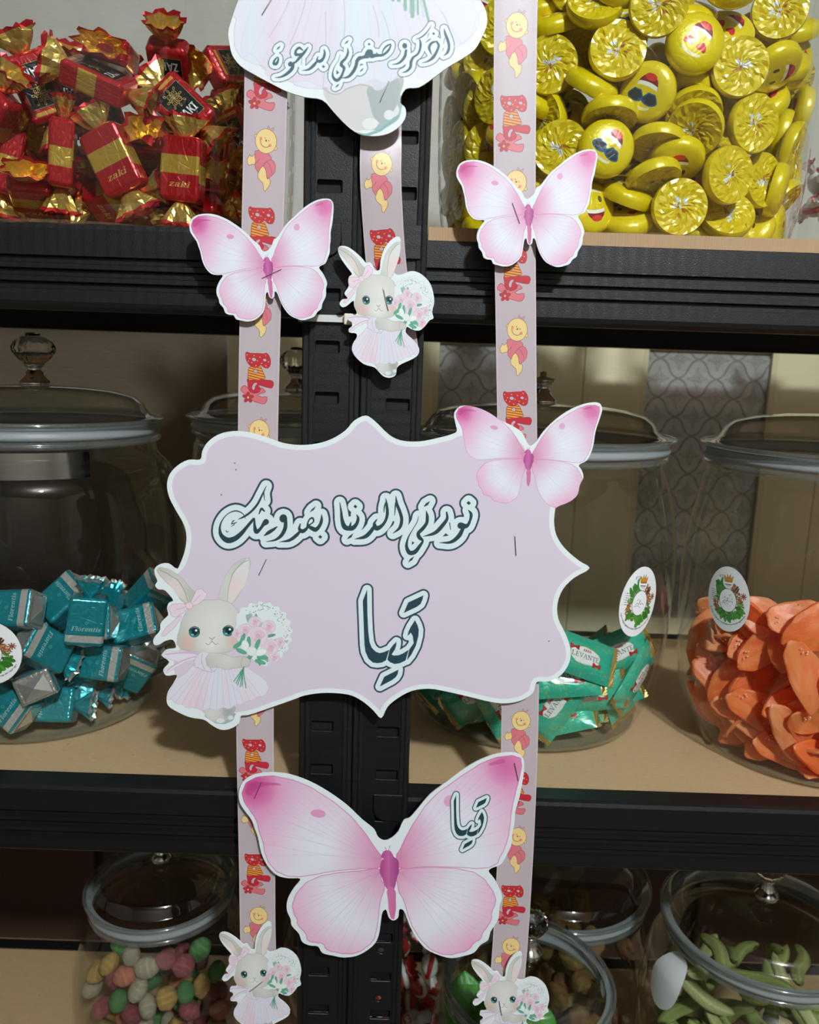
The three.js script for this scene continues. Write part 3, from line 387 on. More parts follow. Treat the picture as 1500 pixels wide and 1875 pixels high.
function drawRabbit(g, low) {
  const grad = (x, y, r, list) => { const q = g.createRadialGradient(x, y, 5, x, y, r); list.forEach(([t, c]) => q.addColorStop(t, c)); return q; };
  // trailing ribbons of the dress
  blob(g, [[215, 965], [330, 960], [540, 985], [520, 1030], [420, 1060], [330, 1110], [230, 1165], [215, 1130], [330, 1070], [260, 1040], [205, 1005]], '#e9e3ee', '#cfc2d4', 4); line(g, [[225, 990], [400, 975], [540, 990]], '#d8b8cf', 12); line(g, [[240, 1140], [360, 1060], [500, 1010]], '#d8b8cf', 10);
  // feet
  blob(g, [[600, 1560], [660, 1620], [740, 1652], [830, 1640], [880, 1590], [860, 1540], [700, 1540]], '#9fbab9');
  blob(g, [[760, 1490], [880, 1480], [872, 1560], [850, 1600], [815, 1612], [778, 1600]], grad(830, 1540, 110, [[0, '#a9ada8'], [1, '#c6cac6']])); oval(g, 845, 1592, 26, 22, '#dfe3e2');
  blob(g, [[580, 1500], [740, 1500], [768, 1560], [790, 1612], [775, 1640], [720, 1640], [650, 1610], [600, 1560]], grad(660, 1550, 150, [[0, '#dcdcd8'], [1, '#c3c4bf']])); oval(g, 750, 1622, 38, 24, '#e2e5e4');
  // skirt
  const skirt = [[500, 1090], [420, 1160], [330, 1230], [265, 1330], [243, 1415], [285, 1420], [330, 1462], [380, 1468], [430, 1500], [500, 1500], [580, 1522], [640, 1505], [710, 1515], [770, 1495], [830, 1505], [890, 1470], [950, 1460], [1000, 1430], [1060, 1420], [1100, 1390], [1150, 1385], [1192, 1330], [1190, 1285], [1150, 1220], [1060, 1160], [960, 1105], [800, 1090], [620, 1085]];
  g.save(); blob(g, skirt, '#e4e1ec', '#c9c4d2', 4, 0.9); g.beginPath(); spline(g, skirt, true, 0.9); g.clip();
  for (const [x, w, c] of [[470, 90, 'rgba(236,206,218,0.4)'], [560, 70, 'rgba(234,204,216,0.35)'], [660, 60, 'rgba(224,228,238,0.45)'], [720, 90, 'rgba(218,226,236,0.5)'], [820, 60, 'rgba(230,218,230,0.45)'], [900, 80, 'rgba(220,226,236,0.4)'], [380, 90, 'rgba(232,222,234,0.7)'], [1060, 90, 'rgba(232,220,230,0.7)'], [420, 50, 'rgba(238,204,214,0.35)']]) { const b = (x - 720) * 0.75 + 720; blob(g, [[b * 0.6 + 290, 1080], [b - w * 0.35, 1250], [x - w, 1540], [x + w, 1540], [b + w * 0.35, 1250]], c); }
  for (let i = 0; i < 15; i++) { const t = i / 14, a = 560 + t * 330, b = 240 + t * 940; line(g, [[a, 1080], [(a * 0.55 + b * 0.45), 1250], [b, 1530 - Math.abs(t - 0.5) * 160]], 'rgba(160,150,178,0.33)', 4); }
  g.restore();
  // sleeve, arm
  blob(g, [[520, 1000], [600, 960], [660, 985], [700, 1080], [690, 1140], [620, 1150], [540, 1120], [495, 1090]], '#e2dfe8', '#b9aec4', 5); line(g, [[570, 985], [560, 1050], [590, 1130]], '#b9aec4', 5); line(g, [[630, 975], [620, 1060], [660, 1140]], '#b9aec4', 6);
  blob(g, [[615, 1000], [680, 975], [770, 988], [850, 1012], [960, 1008], [1015, 1038], [1012, 1080], [980, 1106], [880, 1120], [790, 1132], [720, 1110], [640, 1110], [605, 1060]], grad(800, 1040, 260, [[0, '#dcdbd5'], [1, '#bdbcb4']]), '#a8a49e', 3);
  // ears
  blob(g, [[145, 200], [200, 195], [290, 230], [380, 300], [450, 380], [492, 430], [450, 515], [380, 505], [300, 400], [220, 320], [155, 250]], grad(300, 330, 260, [[0, '#d8d6ce'], [1, '#bdbdb2']]), '#b0aea4', 3); blob(g, [[162, 222], [250, 262], [345, 335], [405, 420], [432, 505], [360, 470], [262, 360], [190, 285]], grad(320, 390, 190, [[0, '#eadcd6'], [1, '#cfcdc4']])); line(g, [[170, 218], [270, 268], [360, 345], [430, 505]], '#8f8f84', 5);
  blob(g, [[712, 500], [720, 420], [750, 320], [800, 220], [880, 140], [960, 108], [995, 130], [985, 220], [950, 330], [900, 430], [850, 505], [780, 525]], grad(790, 330, 260, [[0, '#d9dad2'], [1, '#c9cdc6']]), '#b5b7ae', 3); blob(g, [[785, 510], [798, 380], [840, 262], [920, 165], [978, 128], [966, 300], [885, 440], [820, 520]], grad(850, 380, 230, [[0, '#ecd9d4'], [1, '#dfe3e2']])); line(g, [[975, 125], [880, 190], [815, 320], [790, 510]], '#9b9c92', 5);
  // head
  blob(g, [[650, 486], [540, 500], [450, 560], [385, 640], [352, 750], [330, 850], [345, 915], [420, 955], [560, 968], [650, 977], [760, 977], [850, 952], [905, 915], [932, 845], [930, 720], [900, 605], [835, 525], [745, 490]], grad(680, 700, 380, [[0, '#e6e6e0'], [0.55, '#dad9d2'], [1, '#c2c2b8']]), '#aeb0a8', 3);
  for (const [x, y, r, c] of [[430, 880, 110, '236,176,172'], [850, 860, 90, '236,176,172'], [640, 905, 150, '244,246,245']]) { const q = g.createRadialGradient(x, y, 2, x, y, r); q.addColorStop(0, `rgba(${c},0.6)`); q.addColorStop(1, `rgba(${c},0)`); g.fillStyle = q; g.fillRect(x - r, y - r, 2 * r, 2 * r); }
  for (const [x, y] of [[490, 785], [805, 775]]) { oval(g, x, y, 51, 46, '#17413f'); oval(g, x - 4, y + 12, 44, 33, '#2f7f7c'); oval(g, x + 2, y - 4, 30, 30, '#0f2b2e'); oval(g, x - 18, y + 22, 14, 10, '#7fc0ba'); oval(g, x + 16, y - 18, 11, 11, '#f4ffff'); line(g, [[x - 52, y - 18], [x - 20, y - 48], [x + 24, y - 48], [x + 50, y - 22]], '#27403e', 6); }
  line(g, [[630, 832], [655, 846], [680, 830]], '#8f8580', 6); line(g, [[655, 846], [656, 872]], '#8f8580', 5); line(g, [[598, 886], [625, 898], [656, 872], [688, 896], [710, 888]], '#9a8f8c', 5);
  // bow
  blob(g, [[270, 700], [210, 760], [190, 820], [260, 780], [340, 690], [360, 630]], '#ead9e6', '#c9b0c6', 4);
  blob(g, [[425, 540], [340, 520], [258, 545], [262, 600], [300, 642], [360, 620], [420, 570]], '#eed9e4', '#cda9bd', 4); blob(g, [[455, 525], [480, 450], [520, 388], [580, 410], [596, 450], [560, 495], [490, 535]], '#eedde8', '#cda9bd', 4); line(g, [[410, 550], [320, 575]], '#cfa3bb', 5); line(g, [[475, 510], [540, 440]], '#cfa3bb', 5); oval(g, 440, 538, 33, 31, '#f0dbe6', 0, '#cda9bd', 4);
  // bouquet with lace
  const lace = []; for (let i = 0; i < 26; i++) { const a = -2.35 + i / 25 * 3.75, r = (i % 2 ? 305 : 282); lace.push([1105 + Math.cos(a) * r * 1.0, 800 + Math.sin(a) * r]); } lace.push([1010, 1010], [900, 860], [880, 650]);
  blob(g, lace, '#e6eeee', '#cdd9d9', 4, 0.8); seed(61); for (let i = 0; i < 90; i++) { const a = rr(-2.2, 1.3), r = rr(205, 275); g.fillStyle = 'rgba(70,96,92,0.75)'; g.save(); g.translate(1105 + Math.cos(a) * r, 800 + Math.sin(a) * r); g.rotate(rnd() * 3); g.fillRect(-6, -3, rr(6, 15), rr(3, 7)); g.restore(); }
  for (let i = 0; i < 26; i++) { const a = rr(-2.9, 1.5), r = rr(120, 215); g.save(); g.translate(1060 + Math.cos(a) * r, 850 + Math.sin(a) * r); g.rotate(a); blob(g, [[-40, 0], [0, -15], [46, 0], [0, 15]], ['#9fbcae', '#84aa98', '#b9cfc6', '#6f9f88'][i % 4]); g.restore(); }
  const rose = (x, y, r) => { oval(g, x, y, r, r * 0.95, '#ecdde6', 0, '#d3b9c9', 3); for (const [a, d, s, c] of [[0.3, 0.42, 0.62, '#ecdbe5'], [2.2, 0.4, 0.6, '#e9d4df'], [4.2, 0.36, 0.58, '#ebd8e2'], [5.4, 0.3, 0.5, '#e6cad8'], [1.2, 0.18, 0.42, '#e3bfd0']]) oval(g, x + Math.cos(a) * r * d, y + Math.sin(a) * r * d, r * s, r * s * 0.72, c, a + 1.2, '#d6b6c6', 2.5); line(g, [[x - r * 0.12, y - r * 0.1], [x + r * 0.05, y - r * 0.22], [x + r * 0.2, y - r * 0.08], [x + r * 0.06, y + r * 0.06]], '#c98ba6', 4); };
  for (const q of [[960, 770, 68], [1050, 690, 56], [1180, 735, 66], [1240, 1020, 56], [885, 800, 44], [1290, 880, 48], [1200, 925, 80], [1080, 825, 98]]) rose(...q);
  for (const [x, y, a] of [[900, 900, -0.6], [940, 850, -1.2], [1000, 880, -1.6], [1080, 900, -1.2], [1110, 1060, 0.3], [1130, 1020, 0.1], [930, 960, 0.4], [1010, 1020, -1.0]]) { g.save(); g.translate(x, y); g.rotate(a); blob(g, [[-50, 0], [0, -18], [56, 0], [0, 18]], '#5fae8e', '#3f8f70', 3); g.restore(); }
  oval(g, 968, 905, 33, 48, '#edf3f0', -0.3, '#cfdad6', 3); oval(g, 1115, 970, 56, 32, '#eef3f1', -0.3, '#cfdad6', 3); oval(g, 1030, 960, 45, 43, '#e9edec', 0, '#cdd8d4', 4);
  for (const [x, y] of [[868, 1245], [890, 1262], [906, 1278], [930, 1296], [950, 1290], [985, 1308]]) line(g, [[1015, 1020], [960, 1110], [x, y]], '#4f9f80', 9);
  blob(g, [[960, 1020], [1012, 1040], [1010, 1082], [975, 1104], [935, 1090], [940, 1040]], '#cfcec6', '#a8a49e', 3);
}
// ---- ribbon print
const ribbonTex = (() => {
  const [c, g] = canvas(320, 1111); g.fillStyle = '#bfb2b7'; g.fillRect(0, 0, 320, 1111);
  g.fillStyle = '#d8ccd0'; for (let y = 0; y < 1111; y += 6) { g.fillRect(0, y, 9, 3); g.fillRect(311, y + 2, 9, 3); } g.fillStyle = '#cfb3b7'; g.fillRect(10, 0, 2, 1111); g.fillRect(308, 0, 2, 1111);
  const dk = '#8d2f33';
  g.save(); g.translate(160, 300); g.scale(0.72, 0.72); g.translate(-905, -520);
  blob(g, [[708, 665], [742, 612], [782, 632], [828, 690], [905, 672], [935, 628], [978, 668], [930, 690], [900, 712], [940, 728], [998, 730], [975, 800], [900, 795], [830, 768], [770, 712]], '#d9737c', dk, 5, 0.6);
  blob(g, [[786, 532], [870, 530], [930, 538], [1052, 545], [1056, 615], [1005, 620], [905, 600], [925, 640], [900, 680], [840, 684], [795, 650], [784, 590]], '#c22a3a', dk, 5, 0.6); blob(g, [[838, 600], [870, 572], [886, 586], [868, 612], [860, 648], [836, 646]], '#bfb2b7', dk, 4);
  g.save(); blob(g, [[800, 405], [870, 398], [920, 392], [945, 440], [975, 520], [930, 535], [850, 545], [790, 540], [786, 470]], '#e8a043', dk, 5, 0.5); g.beginPath(); spline(g, [[800, 405], [870, 398], [920, 392], [945, 440], [975, 520], [930, 535], [850, 545], [790, 540], [786, 470]], true, 0.5); g.clip(); g.strokeStyle = '#a8481f'; g.lineWidth = 11; for (let i = -3; i < 9; i++) { g.beginPath(); g.moveTo(770, 380 + i * 28); g.lineTo(990, 425 + i * 28); g.stroke(); } g.restore(); oval(g, 868, 446, 24, 20, '#bfb2b7', 0.2, dk, 4);
  blob(g, [[755, 262], [772, 240], [800, 250], [900, 248], [955, 248], [985, 242], [1020, 285], [1030, 345], [1010, 398], [965, 402], [925, 375], [900, 388], [860, 408], [805, 385], [765, 330]], '#c02c35', dk, 5, 0.6); oval(g, 848, 318, 25, 20, '#bfb2b7', 0.3, dk, 4); oval(g, 965, 318, 21, 16, '#bfb2b7', 0.3, dk, 4);
  for (const [x, y] of [[770, 272], [848, 276], [912, 290], [975, 268], [800, 310], [885, 330], [932, 356], [1005, 335], [978, 380], [825, 352], [870, 384], [785, 340]]) oval(g, x, y, 7, 7, '#f0a65e');
  g.save(); g.translate(790, 742); for (let i = 0; i < 5; i++) { g.rotate(Math.PI * 2 / 5); oval(g, 0, -36, 19, 28, '#b8323f', 0, dk, 3); } oval(g, 0, 0, 12, 12, '#f0b56a'); g.restore(); g.restore();
  g.save(); g.translate(160, 725); g.scale(0.4885, 0.4885); g.translate(-378, -335); const br = '#8a5a3a', skin = '#ecd08c';
  blob(g, [[420, 150], [430, 108], [450, 140], [470, 150], [515, 128], [490, 180], [450, 165]], '#c99aa4', '#8f5f6a', 5); oval(g, 242, 268, 22, 30, skin, 0.2, br, 6); oval(g, 545, 432, 24, 30, skin, 0.5, br, 6);
  blob(g, [[235, 545], [195, 568], [165, 566], [156, 546], [138, 580], [116, 622], [122, 668], [142, 702], [195, 690], [240, 668]], skin, br, 7);
  blob(g, [[270, 480], [232, 545], [246, 640], [238, 710], [268, 775], [300, 792], [350, 720], [420, 640], [486, 608], [430, 515]], '#d97583', br, 7); line(g, [[240, 668], [280, 640], [310, 600]], br, 6);
  blob(g, [[358, 712], [410, 642], [486, 608], [540, 655], [552, 740], [520, 820], [428, 882], [415, 800], [392, 735]], '#d97583', br, 7); line(g, [[420, 642], [470, 700], [498, 805]], br, 6);
  blob(g, [[352, 715], [300, 790], [288, 870], [330, 930], [368, 972], [388, 1072], [445, 1025], [476, 950], [462, 890], [428, 882], [412, 790], [385, 730]], skin, br, 7);
  oval(g, 398, 335, 163, 182, skin, 0, br, 7); oval(g, 322, 298, 22, 26, '#e8907a'); oval(g, 462, 395, 24, 26, '#e8907a'); oval(g, 400, 326, 13, 15, '#7a4a34'); oval(g, 386, 288, 7, 10, '#7a4a34', 0.6); oval(g, 442, 327, 7, 9, '#7a4a34'); line(g, [[312, 316], [322, 372], [362, 416], [420, 420], [452, 400]], br, 9);
  g.restore(); return colorTex(c, true);
})();
M.ribbon = phys({ map: ribbonTex, roughness: 0.4, sheen: 0.25, sheenRoughness: 0.35, sheenColor: new THREE.Color(0xfff2f4), anisotropy: 0.4, clearcoat: 0.25, clearcoatRoughness: 0.35, bumpMap: withRepeat(grainBump, 2, 8), bumpScale: 0.00004 });
function makeRibbon(label, path, width, textY, group) { // path: points in metres, top to bottom
  const c = new THREE.CatmullRomCurve3(path.map((p) => p.pos)), N = 90, pos = [], uv = [], idx = [], L = c.getLength(), th = 0.00035, o = path[path.length - 1].pos;
  let s = 0, prev = null; const P = 0.0922, y0 = c.getPoint(0).y, ks = path.map((p) => p.turn ?? 0);
  for (let i = 0; i <= N; i++) {
    const t = i / N, p = c.getPoint(t), d = c.getTangent(t); if (prev) s += p.distanceTo(prev); prev = p;
    const f = t * (ks.length - 1), k0 = Math.floor(f), turn = THREE.MathUtils.lerp(ks[k0], ks[Math.min(ks.length - 1, k0 + 1)], f - k0);
    const side = V(Math.cos(turn), 0, Math.sin(turn)); side.addScaledVector(d, -side.dot(d)).normalize(); const n = side.clone().cross(d).negate().normalize(); if (n.z < 0) n.negate();
    const frac = (textY - y0 + s) / P + 300 / 1111;
    for (const face of [0, 1]) for (let j = 0; j <= 4; j++) { const u = j / 4, q = p.clone().addScaledVector(side, (u - 0.5) * width).addScaledVector(n, face ? -th : 0).sub(o); pos.push(q.x, q.y, q.z); uv.push(face ? 0.02 : u, 1 - frac); }
  }
  for (let i = 0; i < N; i++) for (let j = 0; j < 4; j++) { const a = i * 10 + j, b = a + 10; idx.push(a, b, a + 1, a + 1, b, b + 1); const e = a + 5, h = b + 5; idx.push(e, e + 1, h, e + 1, h + 1, h); }
  for (let i = 0; i < N; i++) for (const [m, k] of [[0, 5], [4, 9]]) { const a = i * 10 + m, b = i * 10 + k; idx.push(a, b, a + 10, b, b + 10, a + 10); }
  const g = new THREE.BufferGeometry(); g.setAttribute('position', new THREE.Float32BufferAttribute(pos, 3)); g.setAttribute('uv', new THREE.Float32BufferAttribute(uv, 2)); g.setIndex(idx); g.computeVertexNormals();
  const m = shadow(new THREE.Mesh(g, M.ribbon)); m.name = numbered('satin_ribbon'); m.position.copy(o); scene.add(m); return tag(m, label, 'ribbon', group);
}
const rp = (list, z) => list.map(([x, y, dz = 0, turn = 0]) => ({ pos: at(x, y, z + dz), turn }));
const ZR = 0.012, ZC = 0.0165;
makeRibbon('pink satin ribbon printed with red lettering, hanging over the left rack', [...rp([[500, -240], [490, 0], [487, 160], [483, 330], [478, 520], [474, 700], [471, 900], [468, 1150], [467, 1340], [469, 1480], [471, 1600], [472, 1700], [475, 1790], [477, 1850]], ZR)], 0.0272, 1.4826, null);
makeRibbon('pink satin ribbon printed with red lettering, hanging over the yellow jar', [...rp([[950, -240], [945, 0], [943, 200], [943, 400], [945, 600], [947, 760], [951, 1000], [953, 1250], [951, 1380], [946, 1520], [941, 1620], [935, 1720], [929, 1800], [925, 1875]], ZR)], 0.0268, 1.4626, null);
makeRibbon('short pink satin ribbon hanging between the cards in front of the black posts', [...rp([[697, 150, 0.004, -0.15], [698, 250, 0.001, -0.22], [697, 320, 0.003, 0.05], [702, 420, 0.002, 0.12], [708, 490, 0.001, 0.1], [722, 590, 0.001, 0.1], [730, 640, 0, 0]], 0.0035)], 0.0268, 1.4725, null);
// ---- cards
function photoCard(name, label, category, outlinePx, z, pxPerM, paint, thick = 0.0011, per = 3) {
  const c0 = at(outlinePx.reduce((a, p) => a + p[0], 0) / outlinePx.length, outlinePx.reduce((a, p) => a + p[1], 0) / outlinePx.length, z);
  const out = smoothOutline(outlinePx, per).map((p) => { const q = at(...p, z); return [q.x - c0.x, q.y - c0.y]; });
  const xs = out.map((p) => p[0]), ys = out.map((p) => p[1]), x0 = Math.min(...xs) - 0.002, x1 = Math.max(...xs) + 0.002, y0 = Math.min(...ys) - 0.002, y1 = Math.max(...ys) + 0.002;
  const [c, g] = canvas((x1 - x0) * pxPerM, (y1 - y0) * pxPerM);
  const map = (px, py) => { const q = at(px, py, z); return [(q.x - c0.x - x0) * pxPerM, (y1 - q.y + c0.y) * pxPerM]; };
  const zoomed = (X, Y, k) => g.setTransform(...affine3([[0, 0], [1200, 0], [0, 1000]], [map(X, Y), map(X + 1200 / k, Y), map(X, Y + 1000 / k)]));
  g.fillStyle = '#eaf1f2'; g.fillRect(0, 0, c.width, c.height); paint(g, map, zoomed, c);
  const m = shadow(new THREE.Mesh(cardGeometry(out, thick, (x, y) => [(x - x0) / (x1 - x0), (y - y0) / (y1 - y0)]), [printed(c), M.paperSide])); m.name = numbered(name); m.position.copy(c0); scene.add(m); return tag(m, label, category);
}
const PLAQUE = [[670, 761], [649, 770], [632.7, 788], [607, 804], [581.5, 812], [549.5, 815], [517.5, 811], [489, 801], [453.5, 791], [425, 789.6], [399, 796], [380, 810], [370.4, 826], [367, 841], [344.8, 842], [325.6, 852], [311, 868], [305.8, 887], [309.6, 909.5], [322.4, 935], [336.8, 960.7], [341.6, 983], [338.4, 1008.7], [330.4, 1031], [312, 1050], [280, 1062], [310, 1080], [330, 1110], [338, 1140], [330, 1170], [312, 1200], [310, 1230], [325, 1255], [352, 1268], [372, 1275], [380, 1295], [410, 1312], [453.5, 1309.5], [500, 1294], [540, 1280], [556, 1274], [588, 1269], [620, 1269.5], [645.5, 1274], [668, 1287], [684, 1301], [698, 1315], [710, 1294], [730.7, 1277], [754.6, 1265], [785, 1261], [819.5, 1266.6], [864, 1277], [898, 1285], [925, 1288], [956, 1282], [976.5, 1268], [983, 1249], [1004, 1248], [1027.6, 1236], [1043, 1212], [1044.7, 1188], [1036, 1161], [1022.5, 1133], [1021, 1106], [1031, 1079], [1051.5, 1058], [1080, 1040], [1062, 1028], [1034.5, 1004], [1019, 980], [1014.7, 952.6], [1018, 925], [1030, 895], [1034, 870], [1024, 848], [1000, 836], [976, 832], [966, 811], [945, 795], [915, 786], [880, 786], [836.5, 790], [826, 795.6], [802, 802], [768, 808.5], [734, 806.5], [713.6, 797], [684, 769]];
const BOARD = [...PLAQUE.slice(0, 24), [324, 1042], [308, 1032], [294, 1033], [284, 1040], [283, 1050], [288, 1064], [284, 1072], [290, 1079], [300, 1080], [309, 1088], [317, 1100], [309, 1104], [306, 1114], [308, 1126], [300, 1134], [294, 1142], [293, 1154], [281, 1170], [282, 1180], [290, 1181], [304, 1173], [317, 1172], [322, 1186], [304, 1190], [296, 1200], [310, 1212], [299, 1226], [304, 1237], [324, 1236], [318, 1250], [308, 1266], [305, 1280], [308, 1292], [326, 1304], [350, 1314], [374, 1318], [388, 1328], [404, 1336], [420, 1335], [438, 1324], [441, 1311], ...PLAQUE.slice(37, 73), [1014.7, 952], [1015.7, 932], [1044.7, 918], [1058, 905], [1061.8, 888], [1068.6, 874], [1065, 860], [1060, 852], [1075, 843], [1085.7, 819.5], [1091, 789], [1099, 765], [1103, 748], [1097.6, 738], [1079, 737.5], [1048, 748], [1017.4, 768], [993.5, 792], [981.6, 809], [971, 816], [966, 811], [956, 792], [939, 780], [918, 770], [891, 753], [864, 744], [843, 744], [832, 756], [834, 775], [836.5, 790], ...PLAQUE.slice(PLAQUE.findIndex((p) => p[0] === 826))];
const board = photoCard('greeting_plaque', 'large pale pink scalloped plaque with arabic lettering, printed rabbit and butterfly', 'plaque', BOARD, ZC, 4600, (g, map, zoomed) => {
  const P = smoothOutline(PLAQUE, 4).map((p) => map(...p));
  g.beginPath(); P.forEach((p, i) => (i ? g.lineTo(...p) : g.moveTo(...p))); g.closePath(); g.fillStyle = '#dccfde'; g.fill(); g.strokeStyle = '#e9f1f2'; g.lineWidth = 32; g.lineJoin = 'round'; g.stroke();
  g.fillStyle = '#6b5a6b'; for (const q of [[430, 848], [432, 860], [405, 906], [1005, 1174]]) { g.beginPath(); g.arc(...map(...q), 2.2, 0, 7); g.fill(); }
  g.save(); zoomed(370, 860, 5.769); lettering(g, WORD_A, 60, 80, '#24414f', '#1f4048'); zoomed(600, 860, 5); lettering(g, WORD_B, 52, 68, '#24414f', '#1f4048'); zoomed(630, 1050, 8.15); lettering(g, NAME, 72, 96, '#24414f', '#22414e'); g.restore();
  g.save(); zoomed(260, 1000, 5); drawRabbit(g); g.restore();
  // the printed butterfly on the corner: wing tips, body and hind wings measured on the plaque
  g.save(); g.setTransform(...affine3([[62, 400], [1385, 250], [800, 1165]], [map(836, 760), map(1099, 749), map(969, 926.5)])); drawButterfly(g); g.restore();
});
for (const [a, b] of [[[474, 1053], [488, 1024]], [[943, 981], [945, 1017]]]) staple(board, a, b, ZC);
const TOP = [[437, 0], [425, 33], [418, 60], [420, 77], [425, 100], [440, 120], [467, 137], [497, 153], [527, 168], [560, 178], [590, 183], [613, 207], [633, 228], [657, 245], [683, 249], [710, 245], [733, 230], [743, 213], [742, 197], [733, 187], [743, 163], [767, 160], [793, 143], [820, 123], [847, 107], [870, 90], [883, 67], [892, 43], [890, 20], [880, 0], [840, -60], [790, -120], [760, -170], [900, -230], [930, -330], [890, -430], [790, -470], [740, -460], [800, -560], [810, -680], [770, -700], [700, -600], [670, -480], [600, -470], [540, -560], [440, -640], [400, -630], [420, -560], [500, -450], [480, -330], [490, -240], [420, -210], [410, -150], [500, -130], [470, -60]];
const ZT = 0.0165;
const topCard = photoCard('rabbit_card', 'large rabbit cut-out card with arabic lettering across its pale skirt', 'card', TOP, ZT, 3300, (g, map, zoomed, c) => {
  g.save(); g.setTransform(...affine3([[238, 1380], [1196, 1310], [775, 1650]], [map(440, 78), map(872, 30), map(690, 236)])); drawRabbit(g); g.restore();
  g.save(); zoomed(400, 0, 3); blob(g, [[140, 0], [98, 110], [88, 200], [104, 275], [165, 330], [258, 362], [276, 405], [400, 415], [440, 462], [575, 480], [600, 470], [660, 520], [740, 470], [830, 460], [900, 490], [970, 440], [1000, 425], [1130, 352], [1250, 302], [1318, 256], [1410, 180], [1434, 80], [1405, 0]], 'rgba(226,224,236,0.75)', '#c8c6d2', 3, 0.8);
  for (const [x, w, col] of [[300, 90, 'rgba(232,208,222,0.55)'], [420, 60, 'rgba(230,212,226,0.5)'], [620, 70, 'rgba(222,218,236,0.6)'], [760, 130, 'rgba(220,232,242,0.9)'], [930, 60, 'rgba(214,228,238,0.8)'], [1150, 90, 'rgba(226,218,232,0.55)'], [180, 70, 'rgba(220,230,238,0.7)']]) { const q = g.createLinearGradient(x - w, 0, x + w, 0); q.addColorStop(0, 'rgba(225,225,236,0)'); q.addColorStop(0.5, col); q.addColorStop(1, 'rgba(225,225,236,0)'); g.fillStyle = q; g.fillRect(x - w, 0, 2 * w, 430); }
  for (const [a, b] of [[[480, 0], [395, 240]], [[390, 0], [280, 200]], [[690, 0], [690, 260]], [[590, 60], [585, 480]], [[900, 60], [960, 250]], [[850, 30], [890, 200]], [[1230, 60], [1290, 200]]]) line(g, [a, [(a[0] + b[0]) / 2 + 8, (a[1] + b[1]) / 2], b], 'rgba(170,160,186,0.5)', 4);
  blob(g, [[590, 480], [660, 505], [740, 468], [830, 462], [850, 560], [890, 650], [890, 690], [830, 708], [740, 690], [640, 590]], '#d3d2d0'); blob(g, [[838, 470], [900, 486], [970, 436], [1010, 440], [1005, 540], [985, 600], [940, 650], [890, 650], [850, 560]], '#aab3b3'); oval(g, 855, 672, 44, 32, '#e3e6e6'); oval(g, 960, 622, 29, 28, '#dfe5e5'); line(g, [[600, 560], [700, 680], [790, 728], [880, 720], [960, 672], [1010, 630]], '#8fb0b0', 16); line(g, [[590, 478], [660, 508], [740, 470], [830, 460], [900, 490], [972, 438]], '#b8b2bc', 6);
  for (const [a, b, w] of [[[1000, -40], [990, 0], 20], [[1020, -60], [1030, 50], 18], [[1060, -60], [1070, 86], 22], [[1090, -60], [1100, 75], 12], [[1110, -60], [1165, 130], 14], [[955, -20], [960, 0], 18]]) line(g, [a, b], '#8fb7a5', w);
  zoomed(480, 20, 7.143); inkStrokes(g, WORD_D, 58, '#4d6470'); zoomed(650, 20, 7.5); inkStrokes(g, WORD_E, 61, '#4d6470');
  zoomed(480, 20, 7.143); inkStrokes(g, WORD_D, 49, '#e8f1f4'); zoomed(650, 20, 7.5); inkStrokes(g, WORD_E, 51, '#e8f1f4'); zoomed(480, 20, 7.143); inkStrokes(g, WORD_D, 0, '#3f606c'); zoomed(650, 20, 7.5); inkStrokes(g, WORD_E, 0, '#3f606c'); g.restore();
});
for (const [a, b] of [[[497, 0], [480, 28]], [[712, 150], [696, 187]]]) staple(topCard, a, b, ZT);
// butterflies: one measured shape, drawn once plain and once with the name
const FLY_C = [760, 750], flyAt = (X, Y) => [420 + X / 2.586, 1300 + Y / 2.586];
const flyTex = (name) => { const [c, g] = canvas(1430, 1230); g.fillStyle = '#e6eef1'; g.fillRect(0, 0, 1430, 1230); drawButterfly(g); if (name) { g.setTransform(0.1724, 0, 0, 0.1724, 1076.5 - 345 * 0.1724, 398 - 240 * 0.1724); lettering(g, NAME, 80, 106, '#33525c', '#1d3f45'); } return printed(c); };
const flyPlain = flyTex(false), flyNamed = flyTex(true);
const flyMetres = (() => { const z = ZC + 0.002, c = at(...flyAt(...FLY_C), z), cr = Math.cos(RC), sr = Math.sin(RC); return smoothOutline(FLY_OUT, 3).map((p) => { const q = at(...flyAt(...p), z); return [q.x - c.x, q.y - c.y]; }); })();
const flyUV = (() => { const z = ZC + 0.002, c = at(...flyAt(...FLY_C), z), P = (X, Y) => { const q = at(...flyAt(X, Y), z); return [q.x - c.x, q.y - c.y]; }; const m = affine3([P(100, 300), P(1350, 300), P(700, 1150)], [[100 / 1430, 1 - 300 / 1230], [1350 / 1430, 1 - 300 / 1230], [700 / 1430, 1 - 1150 / 1230]]); return (x, y) => apply(m, [x, y]); })();
const flyGeo = cardGeometry(flyMetres, 0.0011, flyUV);
function butterfly(label, px, py, z, scale, turn, mat, staples) {
  const m = shadow(new THREE.Mesh(flyGeo, [mat, M.paperSide])); m.name = numbered('butterfly_card'); m.position.copy(at(px, py, z)); m.rotation.z = turn; m.scale.set(scale, scale, 1); scene.add(m); tag(m, label, 'butterfly');
  for (const [a, b] of staples) { const A = at(...a, z), B = at(...b, z); const s = shadow(new THREE.Mesh(new THREE.CylinderGeometry(0.0004 / scale ** 0.5, 0.0004 / scale ** 0.5, A.distanceTo(B) / scale, 6), M.steel)); s.name = 'staple'; s.userData.label = 'thin steel staple'; const mid = A.clone().add(B).multiplyScalar(0.5).sub(m.position).applyAxisAngle(V(0, 0, 1), -turn); s.position.set(mid.x / scale, mid.y / scale, 0.0003); s.rotation.z = Math.atan2(B.y - A.y, B.x - A.x) - Math.PI / 2 - turn; m.add(s); }
  return m;
}
